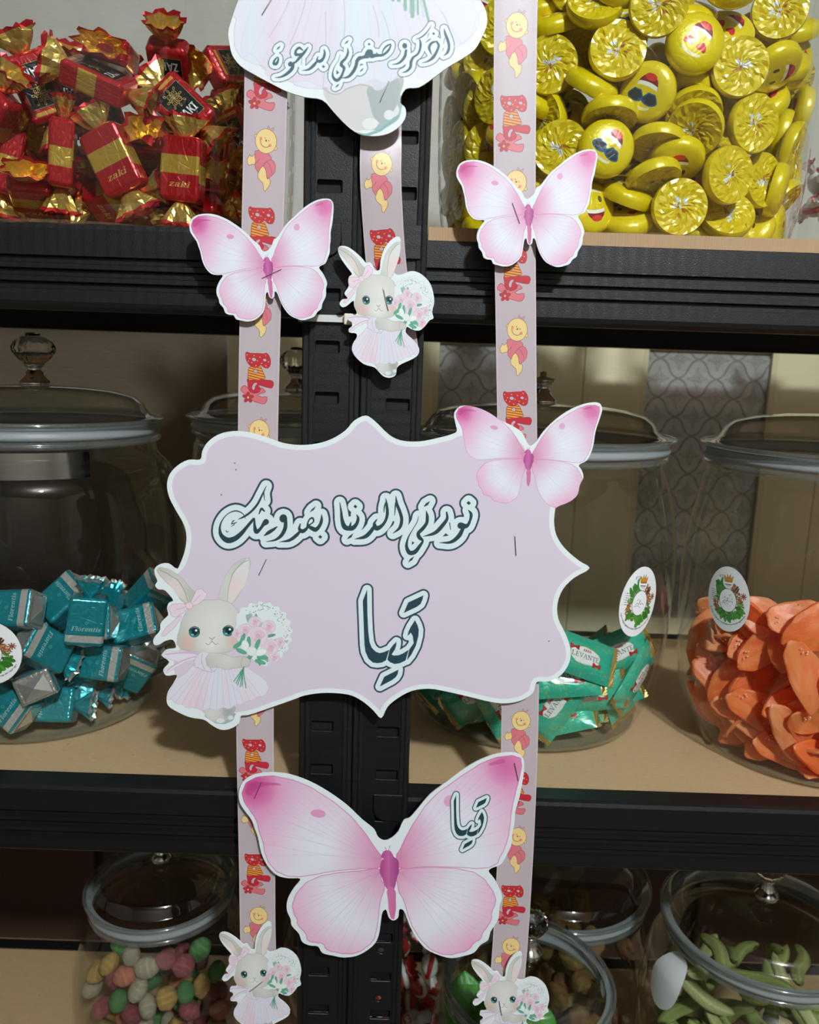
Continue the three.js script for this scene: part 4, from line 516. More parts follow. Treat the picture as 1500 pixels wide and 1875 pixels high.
butterfly('large pink butterfly card with the name printed on one wing', ...flyAt(...FLY_C), ZC + 0.002, 1, 0, flyNamed, [[[478.8, 1432], [465.6, 1462.4]], [[942, 1396.7], [949, 1429.5]]]);
butterfly('small pink butterfly card stapled to the ribbon over the red candy rack', 491.5, 490, ZC + 0.001, 0.448, 0.025, flyPlain, [[[479.8, 509.5], [515.6, 493]]]);
butterfly('small pink butterfly card stapled to the ribbon in front of the yellow jar', 969, 393, ZC + 0.001, 0.427, -0.01, flyPlain, [[[938.6, 371.7], [951.8, 408.8]]]);
// small rabbits
const rabbitTex = (() => { const [c, g] = canvas(1000, 1180); g.fillStyle = '#e9f0f1'; g.fillRect(0, 0, 1000, 1180); g.setTransform(0.66, 0, 0, 0.66, 0, 0); drawRabbit(g); return printed(c); })();
function rabbitCard(label, keysPx, z, st) {
  const D2P = affine3(RABBIT_KEYS, keysPx), c = at(...apply(D2P, [700, 1000]), z);
  const P = (d) => { const q = at(...apply(D2P, d), z); return [q.x - c.x, q.y - c.y]; };
  const m2 = affine3([P([200, 300]), P([1300, 300]), P([700, 1500])], [[200 * 0.66 / 1000, 1 - 300 * 0.66 / 1180], [1300 * 0.66 / 1000, 1 - 300 * 0.66 / 1180], [700 * 0.66 / 1000, 1 - 1500 * 0.66 / 1180]]);
  const m = shadow(new THREE.Mesh(cardGeometry(smoothOutline(RABBIT_OUT, 3).map(P), 0.0011, (x, y) => apply(m2, [x, y])), [rabbitTex, M.paperSide])); m.name = numbered('rabbit_card'); m.position.copy(c); scene.add(m); tag(m, label, 'card'); staple(m, ...st, z); return m;
}
rabbitCard('small rabbit cut-out card holding a bouquet, beside the white cable tie', [[670.2, 549.3], [713, 549.3], [713.6, 687]], 0.0125, [[702, 528.6], [711, 568.7]]);
rabbitCard('small rabbit cut-out card beside the jar of gummy sweets', [[446.8, 1784], [482.6, 1781.5], [487, 1891]], ZC, [[481.5, 1796.5], [457, 1815]]);
rabbitCard('small rabbit cut-out card in front of the jar of green jelly leaves', [[904.7, 1830.7], [939.3, 1829.8], [940, 1932]], ZC, [[914, 1832.8], [918.5, 1858.8]]);
{ // cable tie round the left post
  const t = thing('cable_tie', 'white plastic cable tie pulled round the black post', 'cable tie', [-0.0575, 1.4315, -0.017]), mat = phys({ color: 0xe4e8e2, roughness: 0.35, transmission: 0.15, thickness: 0 });
  const s = new THREE.Shape(), hole = new THREE.Path(), R = (o, w, h, r) => { o.moveTo(-w + r, -h); o.lineTo(w - r, -h); o.quadraticCurveTo(w, -h, w, -h + r); o.lineTo(w, h - r); o.quadraticCurveTo(w, h, w - r, h); o.lineTo(-w + r, h); o.quadraticCurveTo(-w, h, -w, h - r); o.lineTo(-w, -h + r); o.quadraticCurveTo(-w, -h, -w + r, -h); };
  R(s, 0.0221, 0.0203, 0.003); R(hole, 0.0209, 0.0191, 0.002); s.holes.push(hole);
  part('strap', new THREE.ExtrudeGeometry(s, { depth: 0.0046, bevelEnabled: false, curveSegments: 6 }).rotateX(Math.PI / 2).translate(0, 0.0023, 0), mat, t);
  part('head', rbox(0.0082, 0.0075, 0.0052, 0.001, 0.0135, -0.0003, 0.0222), std(0xe9e4cf, 0.5), t, 'square cream locking head');
  part('tail', rbox(0.019, 0.0046, 0.0012, 0.0005, 0.026, -0.0025, 0.0226).rotateZ(0), mat, t);
}

// ---------------------------------------------------------------- sweets in the jars
// settles sweets in a jar: bodies made of a few spheres push each other apart and stay inside the wall
function settle(items, jar, iters = 70, keep = 0.04, floor = 0.005, wall = 0.0022, sink = 0.0004) {
  for (const it of items) { it.home = it.p.clone(); it.off = it.spheres.map(([x, y, z, r]) => { const v = V(x, y, z).applyQuaternion(it.q); v.r = r; return v; }); it.reach = Math.max(...it.off.map((v) => v.length() + v.r)); }
  for (let n = 0; n < iters; n++) {
    for (let i = 0; i < items.length; i++) for (let j = i + 1; j < items.length; j++) {
      const a = items[i], b = items[j]; if (Math.abs(a.p.x - b.p.x) > a.reach + b.reach || a.p.distanceTo(b.p) > a.reach + b.reach) continue;
      for (const u of a.off) for (const v of b.off) { const dx = a.p.x + u.x - b.p.x - v.x, dy = a.p.y + u.y - b.p.y - v.y, dz = a.p.z + u.z - b.p.z - v.z, d = Math.hypot(dx, dy, dz) || 1e-6, over = u.r + v.r - d; if (over > 0) { const wa = b.hero ? (a.hero ? 0.5 : 0.85) : (a.hero ? 0.15 : 0.5), k = over * 0.35 / d; a.p.x += dx * k * wa; a.p.y += dy * k * wa; a.p.z += dz * k * wa; b.p.x -= dx * k * (1 - wa); b.p.y -= dy * k * (1 - wa); b.p.z -= dz * k * (1 - wa); } }
    }
    for (const a of items) for (let pass = 0; pass < (n === iters - 1 ? 25 : 1); pass++) {
      if (pass) ; else if (a.hero) { a.p.x += (a.home.x - a.p.x) * keep; a.p.y += (a.home.y - a.p.y) * keep; } else a.p.y -= sink;
      for (const u of a.off) { const h = a.p.y + u.y - jar.y, x = a.p.x + u.x - jar.x, z = a.p.z + u.z - jar.z, r = Math.hypot(x, z), R = profileRadius(jar.prof, Math.max(0.006, h)) - u.r - wall; if (r > R) { const k = (r - R) / r; a.p.x -= x * k; a.p.z -= z * k; } if (h < u.r + floor) a.p.y += u.r + floor - h; }
    }
  }
}
const onWall = sightWall;
const UP = V(0, 1, 0);
const aim = (axis, spin = 0, local = UP) => new THREE.Quaternion().setFromUnitVectors(local, V(...axis).normalize()).multiply(new THREE.Quaternion().setFromAxisAngle(local, spin));
function frameQuat(L, N) { const x = V(...L).normalize(), z = V(...N), y = V(); z.addScaledVector(x, -z.dot(x)).normalize(); y.crossVectors(z, x); return new THREE.Quaternion().setFromRotationMatrix(new THREE.Matrix4().makeBasis(x, y, z)); } // local x = long axis, z = face
const randQ = () => new THREE.Quaternion(rr(-1, 1), rr(-1, 1), rr(-1, 1), rr(-1, 1)).normalize();
function crinkle(geo, amp, sd) { const g = mergeVertices(geo.deleteAttribute('normal')), p = g.attributes.position; seed(sd); for (let i = 0; i < p.count; i++) p.setXYZ(i, p.getX(i) + rr(-amp, amp), p.getY(i) + rr(-amp, amp), p.getZ(i) + rr(-amp, amp)); g.computeVertexNormals(); return g; }
function twistEnd(len, flare, flat, sd, rimMat) { // pleated fan of foil along +x, from a pinched neck; group 0 foil, group 1 rim
  const R = 6, S = 26, pos = [], idx = [], rim = []; seed(sd);
  for (let i = 0; i <= R; i++) { const t = i / R, r = 0.0028 + (flare - 0.0028) * Math.pow(t, 0.75); for (let j = 0; j < S; j++) { const a = j / S * Math.PI * 2, k = 1 + 0.2 * t * Math.sin(a * 7 + sd) + rr(-0.07, 0.07); pos.push(t * len + rr(-0.0008, 0.0008) * t - (i === R ? 0.0015 * (j % 2) : 0), Math.cos(a) * r * k, Math.sin(a) * r * flat * k); } }
  for (let i = 0; i < R; i++) for (let j = 0; j < S; j++) { const a = i * S + j, b = i * S + (j + 1) % S, c = a + S, d = b + S; (i === R - 1 ? rim : idx).push(a, c, b, b, c, d); }
  const g = new THREE.BufferGeometry(); g.setAttribute('position', new THREE.Float32BufferAttribute(pos, 3)); g.setIndex([...idx, ...rim]); g.addGroup(0, idx.length, 0); g.addGroup(idx.length, rim.length, 1); const uv = new Float32Array(pos.length / 3 * 2); for (let i = 0; i < pos.length / 3; i++) { uv[i * 2] = pos[i * 3] / 0.03; uv[i * 2 + 1] = pos[i * 3 + 1] / 0.03; } g.setAttribute('uv', new THREE.BufferAttribute(uv, 2)); g.computeVertexNormals(); return g;
}
function spread(list, proto, name, label, category, group) { // one copy of the finished sweet per settled place
  list.forEach((it, i) => { const o = i ? proto(it).clone() : proto(it).clone(); o.name = numbered(name); o.position.copy(it.p); o.quaternion.copy(it.q); o.userData = { label: it.label ?? label, category }; const gr = it.label ? it.group : group; if (gr) o.userData.group = gr; scene.add(o); });
}
function sphereRow(l, w, t) { const r = t / 2, out = []; for (const x of [-1, 0, 1]) for (const y of [-1, 1]) out.push([x * (l / 2 - r), y * Math.max(0, w / 2 - r), 0, r]); return out; }

// ---- red and gold chocolates
const zakiFace = (() => { const [c, g] = canvas(512, 384); g.fillStyle = '#b01420'; g.fillRect(0, 0, 512, 384); g.fillStyle = '#c79a3e'; g.fillRect(40, 60, 30, 264); g.fillStyle = '#171a1b'; g.fillRect(92, 52, 344, 280); g.strokeStyle = '#b99a5a'; g.lineWidth = 4; g.strokeRect(97, 57, 334, 270);
  g.save(); g.translate(196, 192); g.strokeStyle = '#c6a45c'; g.lineWidth = 6; for (let i = 0; i < 8; i++) { g.rotate(Math.PI / 4); const k = i % 2 ? 0.86 : 1; g.beginPath(); g.moveTo(0, 0); g.bezierCurveTo(26 * k, -20 * k, 30 * k, -58 * k, 6 * k, -66 * k); g.bezierCurveTo(-12 * k, -62 * k, -6 * k, -44 * k, 4 * k, -48 * k); g.stroke(); g.beginPath(); g.moveTo(0, 0); g.bezierCurveTo(-26 * k, -20 * k, -30 * k, -58 * k, -6 * k, -66 * k); g.stroke(); oval(g, 0, -88 * k, 8, 14, null, 0, '#c6a45c', 5); } g.restore();
  g.save(); g.translate(352, 192); g.rotate(-Math.PI / 2); g.fillStyle = '#e2e4e2'; g.font = 'bold 100px sans-serif'; g.textAlign = 'center'; g.textBaseline = 'middle'; g.scale(0.92, 1.05); g.fillText('ZAKI', 0, 4); g.restore(); return colorTex(c); })();
const zakiBand = (word) => { const [c, g] = canvas(512, 256); g.fillStyle = '#b01420'; g.fillRect(0, 0, 512, 256); g.fillStyle = '#bd9a3c'; g.fillRect(150, 0, 150, 256); if (word) { g.fillStyle = '#d9b45e'; g.font = 'italic bold 64px serif'; g.save(); g.translate(390, 128); g.rotate(-Math.PI / 2); g.textAlign = 'center'; g.fillText('zaki', 0, 16); g.restore(); } return colorTex(c); };
const foil = (map, extra = {}) => phys({ map, roughness: 0.27, metalness: 0.45, bumpMap: crumple, bumpScale: 0.0009, clearcoat: 0.5, clearcoatRoughness: 0.15, ...extra });
M.zaki = [M.red, M.red, foil(zakiBand(false)), foil(zakiBand(false)), foil(zakiFace, { metalness: 0.25 }), foil(zakiBand(true))];
const zakiBody = (() => { const g = new RoundedBoxGeometry(0.046, 0.034, 0.0185, 3, 0.0035); const p = g.attributes.position; for (let i = 0; i < p.count; i++) { const x = p.getX(i), t = Math.max(0, (Math.abs(x) - 0.016) / 0.007); const n = perlin.noise(x * 180, p.getY(i) * 180, p.getZ(i) * 180) * 0.0006; p.setXYZ(i, x, p.getY(i) * (1 - 0.16 * t) + n, p.getZ(i) * (1 - 0.14 * t) + n); } g.computeVertexNormals(); return g; })();
const zakiEnds = [twistEnd(0.019, 0.0165, 0.62, 71), twistEnd(0.018, 0.0175, 0.45, 72), twistEnd(0.020, 0.015, 0.8, 73)];
const zakiProtos = [0, 1, 2].map((k) => { const o = new THREE.Group(); part('wrapper_body', zakiBody, M.zaki, o); const e = part('twist_end', zakiEnds[k], [M.gold, M.redFlat], o); e.position.x = 0.021; const f = part('twist_end', zakiEnds[(k + 1) % 3], [M.gold, M.redFlat], o); f.position.x = -0.021; f.rotation.z = Math.PI; f.rotation.x = 0.7 * k; return o; });
{
  seed(101); const J = jars.red, list = [];
  const S = [[-0.013, 0.007, 0, 0.0095], [-0.013, -0.007, 0, 0.0095], [0, 0.007, 0, 0.0095], [0, -0.007, 0, 0.0095], [0.013, 0.007, 0, 0.0095], [0.013, -0.007, 0, 0.0095], [0.032, 0.009, 0, 0.0105], [-0.032, 0.009, 0, 0.0105], [0.032, -0.009, 0, 0.0105], [-0.032, -0.009, 0, 0.0105]];
  const hero = (px, py, L, N, inset = 0.016) => list.push({ p: onWall(J, px, py, inset), q: frameQuat(L, N), spheres: S, hero: true, k: list.length % 3 });
  // px, py, long axis, face that looks out (a face of -z shows the plain side)
  hero(290, 158, [0.74, -0.66, 0.05], [0.05, 0.2, 1]); hero(172, 90, [0.15, -0.15, 0.95], [0.2, 1, 0], 0.024); hero(165, 178, [0.93, -0.34, -0.1], [0, 0.9, 0.45]); hero(150, 250, [-0.42, 0.9, 0.05], [0.1, 0.1, -1]); hero(112, 318, [-0.48, 0.87, 0.1], [-0.8, -0.4, 0.2]);
  hero(246, 262, [0.1, 0.25, 0.95], [0, 1, 0], 0.022); hero(345, 290, [0.95, -0.2, 0.1], [0.05, 0.05, -1]); hero(245, 355, [0.08, 1, 0.05], [0.05, 0.05, -1]); hero(305, 112, [0.1, 0.6, 0.75], [0, -0.7, 0.7], 0.05); hero(428, 240, [0.38, -0.92, 0.05], [-0.2, 0.1, 1]);
  hero(62, 275, [0.12, 0.98, 0.1], [-0.9, 0, 0.3]); hero(22, 290, [0.2, 0.97, 0], [-0.8, 0, 0.4]); hero(45, 140, [-0.35, 0.9, 0.25], [0.2, 0.2, 1], 0.03); hero(28, 338, [0.3, 0.3, 0.9], [0, 1, 0]); hero(98, 150, [0.25, 0.85, 0.45], [0.4, -0.2, 1], 0.035);
  hero(345, 205, [0.8, 0.55, 0.1], [0.1, 0.3, -1], 0.05); hero(405, 140, [0.5, 0.3, -0.8], [0.4, 0.2, 1], 0.05); hero(395, 350, [0.3, 0.4, 0.86], [0, 1, 0]); hero(205, 215, [0.35, -0.93, 0], [0.5, 0, 0.86], 0.04); hero(85, 392, [0.5, 0.5, 0.7], [0, 1, 0.2], 0.012); hero(175, 388, [0.95, 0.25, 0.1], [0, 0.8, -0.5], 0.012); hero(320, 388, [0.95, 0.1, 0.2], [0, 0.9, -0.4], 0.012); hero(425, 375, [0.4, 0.3, 0.86], [0, 1, 0], 0.012); hero(490, 330, [0.2, 0.9, 0.2], [0.5, 0, -0.8]); hero(500, 240, [0.4, 0.8, 0.3], [0.6, 0, 0.8]); hero(470, 165, [0.7, 0.5, -0.4], [0.2, 0.2, 1], 0.03); hero(10, 210, [0.6, 0.6, 0.4], [-0.2, 0, 1]);
  for (let i = 0; i < 24; i++) { const a = rr(-1.9, 1.9), r = rr(0.03, 0.11); list.push({ p: V(J.x + Math.sin(a) * r, J.y + rr(0.015, 0.085), J.z + Math.cos(a) * r * 0.4 - 0.02), q: randQ(), spheres: S, k: i % 3 }); }
  settle(list, J, 220, 0.05, 0.009, 0.007);
  for (const it of list) { if (!it.hero) { it.label = 'red and gold twist-wrapped chocolate buried inside the large jar'; it.group = 'buried red chocolates'; continue; } const x = V(1, 0, 0).applyQuaternion(it.q), z = V(0, 0, 1).applyQuaternion(it.q); if (Math.abs(x.z) > 0.65) { it.label = 'red chocolate in the large jar turning its golden twisted end to the glass'; it.group = 'red chocolates end-on to the glass'; } else if (z.z > 0.6) { it.label = 'red chocolate turning its black ornament label to the glass'; it.group = 'red chocolates with the black label outward'; } else { it.label = 'red chocolate turning its plain gold-banded side to the glass'; it.group = 'red chocolates with the gold band outward'; } }
  spread(list, (it) => zakiProtos[it.k], 'wrapped_chocolate', 'red and gold twist-wrapped chocolate in the large jar', 'candy', 'red and gold chocolates in the large jar');
}
// ---- yellow foil discs
const emoji = (kind) => { const [c, g] = canvas(256, 256); g.fillStyle = '#dfc907'; g.fillRect(0, 0, 256, 256); g.save(); g.translate(128, 128); g.scale(0.82, 0.82); g.translate(-128, -128);
  g.fillStyle = 'rgba(240,240,232,0.85)'; g.beginPath(); g.ellipse(128, 62, 60, 22, 0, Math.PI, 0); g.ellipse(128, 66, 50, 10, 0, 0, Math.PI, true); g.fill();
  if (kind === 'heart') for (const x of [88, 168]) { g.fillStyle = '#c8222c'; g.beginPath(); g.moveTo(x, 128); g.bezierCurveTo(x - 44, 98, x - 30, 66, x, 86); g.bezierCurveTo(x + 30, 66, x + 44, 98, x, 128); g.fill(); }
  if (kind === 'shades') { for (const x of [86, 170]) blob(g, [[x - 34, 84], [x + 34, 84], [x + 26, 122], [x, 130], [x - 26, 122]], '#2b3440', '#1d5a92', 7); line(g, [[110, 90], [146, 90]], '#1d5a92', 8); }
  if (kind === 'smile') { oval(g, 88, 100, 12, 19, '#4a3a12'); oval(g, 168, 100, 12, 19, '#4a3a12'); }
  if (kind === 'kiss') { oval(g, 88, 100, 12, 18, '#4a3a12'); line(g, [[150, 98], [168, 90], [186, 98]], '#4a3a12', 8); blob(g, [[112, 160], [140, 150], [168, 164], [144, 184], [118, 178]], '#c32a34'); }
  if (kind !== 'kiss') { g.fillStyle = '#7a1a1c'; g.beginPath(); g.moveTo(66, 150); g.quadraticCurveTo(128, 168, 190, 150); g.quadraticCurveTo(180, 216, 128, 218); g.quadraticCurveTo(76, 216, 66, 150); g.fill(); g.fillStyle = '#f2f2ee'; g.beginPath(); g.moveTo(66, 150); g.quadraticCurveTo(128, 168, 190, 150); g.lineTo(184, 172); g.quadraticCurveTo(128, 188, 72, 172); g.fill(); g.fillStyle = '#d0322f'; g.beginPath(); g.ellipse(128, 206, 34, 18, 0, 0, 7); g.fill(); }
  g.restore(); return colorTex(c); };
const discFoil = (map) => phys({ map, roughness: 0.3, metalness: 0.12, clearcoat: 0.45, clearcoatRoughness: 0.18, bumpMap: withRepeat(crumple, 1, 1), bumpScale: 0.0004 });
const discFaces = ['heart', 'shades', 'smile', 'kiss'].map((k) => discFoil(emoji(k)));
const discBacks = [5, 6, 7].map((n) => { const [c, g] = canvas(128, 128); seed(n * 17); g.fillStyle = '#d3bb0c'; g.fillRect(0, 0, 128, 128); for (let i = 0; i < 60; i++) { g.save(); g.translate(64, 64); g.rotate(rnd() * 7); g.fillStyle = `rgba(${150 + rr(0, 80)},${128 + rr(0, 70)},10,0.35)`; g.fillRect(rr(8, 40), -1, rr(8, 26), rr(1, 3)); g.restore(); } for (let i = 0; i < 9; i++) { const a = rnd() * 7, r = rr(0, 22); g.save(); g.translate(64 + Math.cos(a) * r, 64 + Math.sin(a) * r); g.rotate(rnd() * 3); g.fillStyle = i % 4 ? '#d4d6d8' : '#b98a2a'; blob(g, [[-rr(4, 11), -rr(1, 4)], [rr(2, 9), -rr(3, 7)], [rr(5, 11), rr(1, 5)], [-rr(1, 6), rr(2, 5)]], i % 4 ? '#d4d6d8' : '#b07a22', null, 0, 0.1); g.restore(); } return phys({ map: colorTex(c), roughness: 0.34, metalness: 0.06, flatShading: true, clearcoat: 0.25, clearcoatRoughness: 0.2 }); });
const DR = 0.0195;
const discFront = (() => { const g = lathe([[DR * 0.965, -0.0052], [DR, -0.0035], [DR * 1.0, -0.0005], [DR * 0.975, 0.0018], [DR * 0.90, 0.0038], [DR * 0.76, 0.0053], [DR * 0.55, 0.0062], [DR * 0.3, 0.0067], [0, 0.0068]], 44), p = g.attributes.position, uv = g.attributes.uv; for (let i = 0; i < p.count; i++) { uv.setXY(i, 0.5 + p.getX(i) / DR / 2, 0.5 - p.getZ(i) / DR / 2); const n = perlin.noise(p.getX(i) * 260, p.getY(i) * 260, p.getZ(i) * 260) * 0.00022; p.setY(i, p.getY(i) + n); } g.computeVertexNormals(); return g; })();
const discBackGeo = [1, 2, 3].map((n) => { const R = 8, S = 40, pos = [0, -0.0046, 0], uv = [0.5, 0.5], idx = []; seed(n * 7); const ph = Array.from({ length: S }, () => rr(-1, 1)); for (let i = 1; i <= R; i++) for (let j = 0; j < S; j++) { const t = i / R, a = j / S * 6.28318 + (i < R ? rr(-0.05, 0.05) : 0), r = DR * 0.968 * t + (i < R ? rr(-0.0006, 0.0006) : 0), h = i === R ? 0 : (ph[(j + i * 3) % S] * 0.0005 + rr(-0.0007, 0.0007)) * (0.6 + 0.4 * t); pos.push(Math.cos(a) * r, -0.0053 + h + 0.0008 * (1 - t), Math.sin(a) * r); uv.push(0.5 + Math.cos(a) * t / 2, 0.5 + Math.sin(a) * t / 2); } for (let j = 0; j < S; j++) idx.push(0, 1 + j, 1 + (j + 1) % S); for (let i = 0; i < R - 1; i++) for (let j = 0; j < S; j++) { const a = 1 + i * S + j, b = 1 + i * S + (j + 1) % S; idx.push(a, a + S, b, b, a + S, b + S); } const g = new THREE.BufferGeometry(); g.setAttribute('position', new THREE.Float32BufferAttribute(pos, 3)); g.setAttribute('uv', new THREE.Float32BufferAttribute(uv, 2)); g.setIndex(idx); g.computeVertexNormals(); return g; });
const discProtos = []; for (let f = 0; f < 4; f++) for (let b = 0; b < 3; b++) { const o = new THREE.Group(); part('printed_front', discFront, discFaces[f], o); part('foil_back', discBackGeo[b], discBacks[b], o, 'crinkled gathered foil'); discProtos.push(o); }
{
  seed(202); const J = jars.yellow, list = [];
  const S = [[0, 0, 0, 0.0058]]; for (let i = 0; i < 7; i++) S.push([Math.cos(i * 0.898) * 0.0132, 0, Math.sin(i * 0.898) * 0.0132, 0.0058]);
  const hero = (px, py, ax, face, inset = 0.012, spin, label) => list.push({ p: onWall(J, px, py, inset), q: aim(ax, spin ?? rr(0, 6)), spheres: S, hero: true, k: face * 3 + list.length % 3, label });
  const B = [0, 0, -1];
  hero(1135, 88, [0.05, -0.08, -1], 0, 0.010); hero(1273, 72, [-0.02, 0.05, 1], 0, 0.011, 2.6, 'yellow foil chocolate with red heart eyes facing the glass'); hero(1357, 121, [0.02, 0.05, -1], 1, 0.010); hero(1203, 12, [0.1, 0.2, -0.95], 2, 0.012); hero(1110, 270, [0.02, 0, 1], 1, 0.010, 2.55, 'yellow foil chocolate with blue sunglasses above the pink butterfly'); hero(1028, 272, [0.25, 0.05, -0.96], 0, 0.011); hero(1245, 385, [0, 0.03, -1], 0, 0.010); hero(1330, 322, [-0.32, 0.03, -0.93], 0, 0.011); hero(1406, 326, [-0.5, 0, -0.85], 0, 0.011); hero(1376, 228, [-0.3, 0.08, -0.95], 0, 0.012); hero(1466, 222, [-0.55, 0.1, -0.82], 0, 0.011); hero(1470, 330, [-0.8, 0, -0.6], 0, 0.011);
  hero(1187, 168, [-0.45, -0.25, 0.85], 1, 0.018, 2.2); hero(1012, 45, [-0.22, 0.9, 0.36], 0, 0.02); hero(1052, 78, [0.02, 0.72, -0.68], 2, 0.026); hero(1032, 112, [-0.12, 0.5, 0.86], 3, 0.02, 0.2); hero(1083, 150, [0.32, 0.82, 0.46], 2, 0.02); hero(1030, 205, [-0.35, 0.62, 0.7], 1, 0.021, 0.3); hero(1118, 206, [0, 0.94, -0.24], 0, 0.02); hero(1210, 258, [0.1, 0.92, -0.3], 0, 0.02); hero(1238, 296, [-0.06, -0.86, 0.5], 2, 0.021); hero(1268, 238, [0.42, 0.62, -0.66], 0, 0.026); hero(1193, 326, [-0.22, 0.9, -0.34], 0, 0.019); hero(1157, 347, [0.26, 0.88, 0.38], 3, 0.019); hero(1092, 388, [0.3, 0.2, 0.92], 2, 0.014, 0.5); hero(1150, 402, [-0.14, 0.8, 0.58], 3, 0.017, 0.2); hero(1336, 398, [0.05, -0.5, -0.86], 0, 0.018); hero(1388, 418, [-0.5, 0.42, 0.75], 2, 0.016, 2.5);
  hero(1342, 48, [-0.05, 0.5, 0.86], 0, 0.02, 2.2); hero(1398, 60, [0.5, 0.45, -0.74], 1, 0.028); hero(1436, 14, [0.2, 0.05, -0.97], 1, 0.014); hero(1450, 60, [-0.2, 0.85, 0.5], 0, 0.022); hero(1452, 92, [0, 0.7, 0.7], 0, 0.016, 0.4); hero(1420, 135, [0.3, -0.8, 0.5], 2, 0.02); hero(1262, 158, [-0.34, -0.75, 0.56], 2, 0.02); hero(1274, 202, [0.1, 0.72, -0.68], 0, 0.024); hero(1275, 8, [0.1, 0.8, 0.5], 0, 0.02); hero(1084, 12, [0.1, -0.5, -0.86], 1, 0.018); hero(988, 8, [-0.2, 0.85, 0.4], 0, 0.02); hero(985, 175, [0.4, 0.6, 0.66], 1, 0.02); hero(985, 330, [0.3, 0.5, 0.8], 2, 0.022); hero(985, 395, [0.2, 0.7, 0.66], 0, 0.02); hero(1040, 420, [0.3, 0.5, 0.8], 0, 0.022);
  hero(842, 278, [0.42, 0.02, -0.9], 0, 0.012); hero(822, 378, [0.66, 0.1, -0.74], 1, 0.012); hero(801, 255, [0.86, 0, -0.5], 2, 0.012); hero(895, 188, [0.25, 0.2, -0.94], 0, 0.012); hero(893, 265, [0.2, 0.1, -0.97], 0, 0.014); hero(862, 210, [0.3, 0.5, 0.8], 3, 0.03, 0.4); hero(897, 95, [0.2, 0.1, -0.97], 1, 0.012); hero(858, 372, [0.5, 0.6, 0.6], 0, 0.024); hero(882, 412, [0.3, 0.8, 0.5], 0, 0.018); hero(832, 165, [0.5, 0.3, 0.8], 2, 0.035); hero(850, 120, [0.4, -0.5, 0.8], 0, 0.03); hero(1465, 420, [-0.8, 0.1, -0.6], 0, 0.011); hero(1300, 425, [0, 0.8, 0.6], 0, 0.02); hero(1488, 130, [-0.75, 0, -0.66], 0, 0.012); hero(1205, 425, [0.2, 0.85, 0.5], 0, 0.026); hero(1310, 185, [0.4, 0.6, -0.7], 0, 0.035); hero(1400, 175, [-0.5, 0.6, 0.6], 0, 0.03); hero(930, 30, [0.1, 0.3, -0.95], 0, 0.013); hero(935, 330, [0.2, 0.2, -0.95], 0, 0.013); hero(945, 130, [0.1, 0.6, 0.8], 1, 0.016); hero(1140, -30, [0.1, 0.5, 0.8], 0, 0.015); hero(1060, -40, [0, 0.4, -0.9], 0, 0.015); hero(1240, -45, [0, 0.3, 0.95], 0, 0.015); hero(1340, -30, [0.1, -0.4, -0.9], 0, 0.015); hero(900, 5, [0.1, 0.6, 0.8], 0, 0.015);
  hero(1440, 390, [-0.6, 0.3, 0.7], 2, 0.02); hero(1425, 275, [-0.4, 0.7, 0.6], 0, 0.034); hero(1490, 180, [-0.8, 0.2, 0.5], 0, 0.02); hero(1490, 20, [-0.7, 0.1, -0.7], 0, 0.012); hero(1480, 280, [-0.7, 0.3, 0.6], 0, 0.03); hero(1435, 180, [-0.3, 0.8, 0.5], 0, 0.036); hero(805, 330, [0.8, 0.2, -0.5], 0, 0.012); hero(1370, 170, [0, 0.8, 0.6], 0, 0.035); hero(800, 410, [0.8, 0.3, 0.4], 0, 0.014); hero(815, 210, [0.7, 0.3, 0.6], 3, 0.014);
  for (let i = 0; i < 84; i++) { const a = i < 30 ? rr(-1.8, -1.15) : (i % 2 ? 1 : -1) * rr(0.55, 1.75), r = 0.134; list.push({ p: V(J.x + Math.sin(a) * r, J.y + rr(0.012, 0.185), J.z + Math.cos(a) * r), q: aim([(i % 3 ? -1 : 1) * Math.sin(a) + rr(-0.4, 0.4), rr(-0.4, 0.6), (i % 3 ? -1 : 1) * Math.cos(a) + rr(-0.4, 0.4)], rr(0, 6)), spheres: S, k: Math.floor(rr(0, 12)) }); }
  for (let i = 0; i < 90; i++) { const a = rr(-1.9, 1.9), r = rr(0.045, 0.100); list.push({ p: V(J.x + Math.sin(a) * r, J.y + rr(0.012, 0.185), J.z + Math.cos(a) * r), q: randQ(), spheres: S, k: Math.floor(rr(0, 12)) }); }
  settle(list, J, 80, 0.12, 0.006, 0.0032);
  const printNames = ['heart-eyed', 'sunglasses', 'smiling', 'winking']; for (const it of list) { if (it.label) continue; if (!it.hero) { const side = Math.hypot(it.p.x - J.x, it.p.z - J.z) > 0.11; it.label = side ? 'yellow foil chocolate disc wedged against the curved side of the large jar' : 'yellow foil chocolate disc packed deeper in the large jar'; it.group = side ? 'yellow discs at the side of the jar' : 'buried yellow discs'; continue; } const n = UP.clone().applyQuaternion(it.q).z; if (n < -0.6) { it.label = 'yellow chocolate disc turning its crinkled silver-flecked back to the glass'; it.group = 'yellow discs, crinkled back outward'; } else if (n > 0.6) { const k = printNames[Math.floor(it.k / 3)]; it.label = `yellow chocolate disc turning its ${k} printed face to the glass`; it.group = `yellow discs, ${k} face outward`; } else { it.label = 'yellow chocolate disc lying tilted with its smooth rim to the glass'; it.group = 'yellow discs, rim outward'; } }
  spread(list, (it) => discProtos[it.k], 'foil_chocolate_disc', 'yellow foil-wrapped chocolate disc in the large jar', 'candy', 'yellow foil discs in the large jar');
}
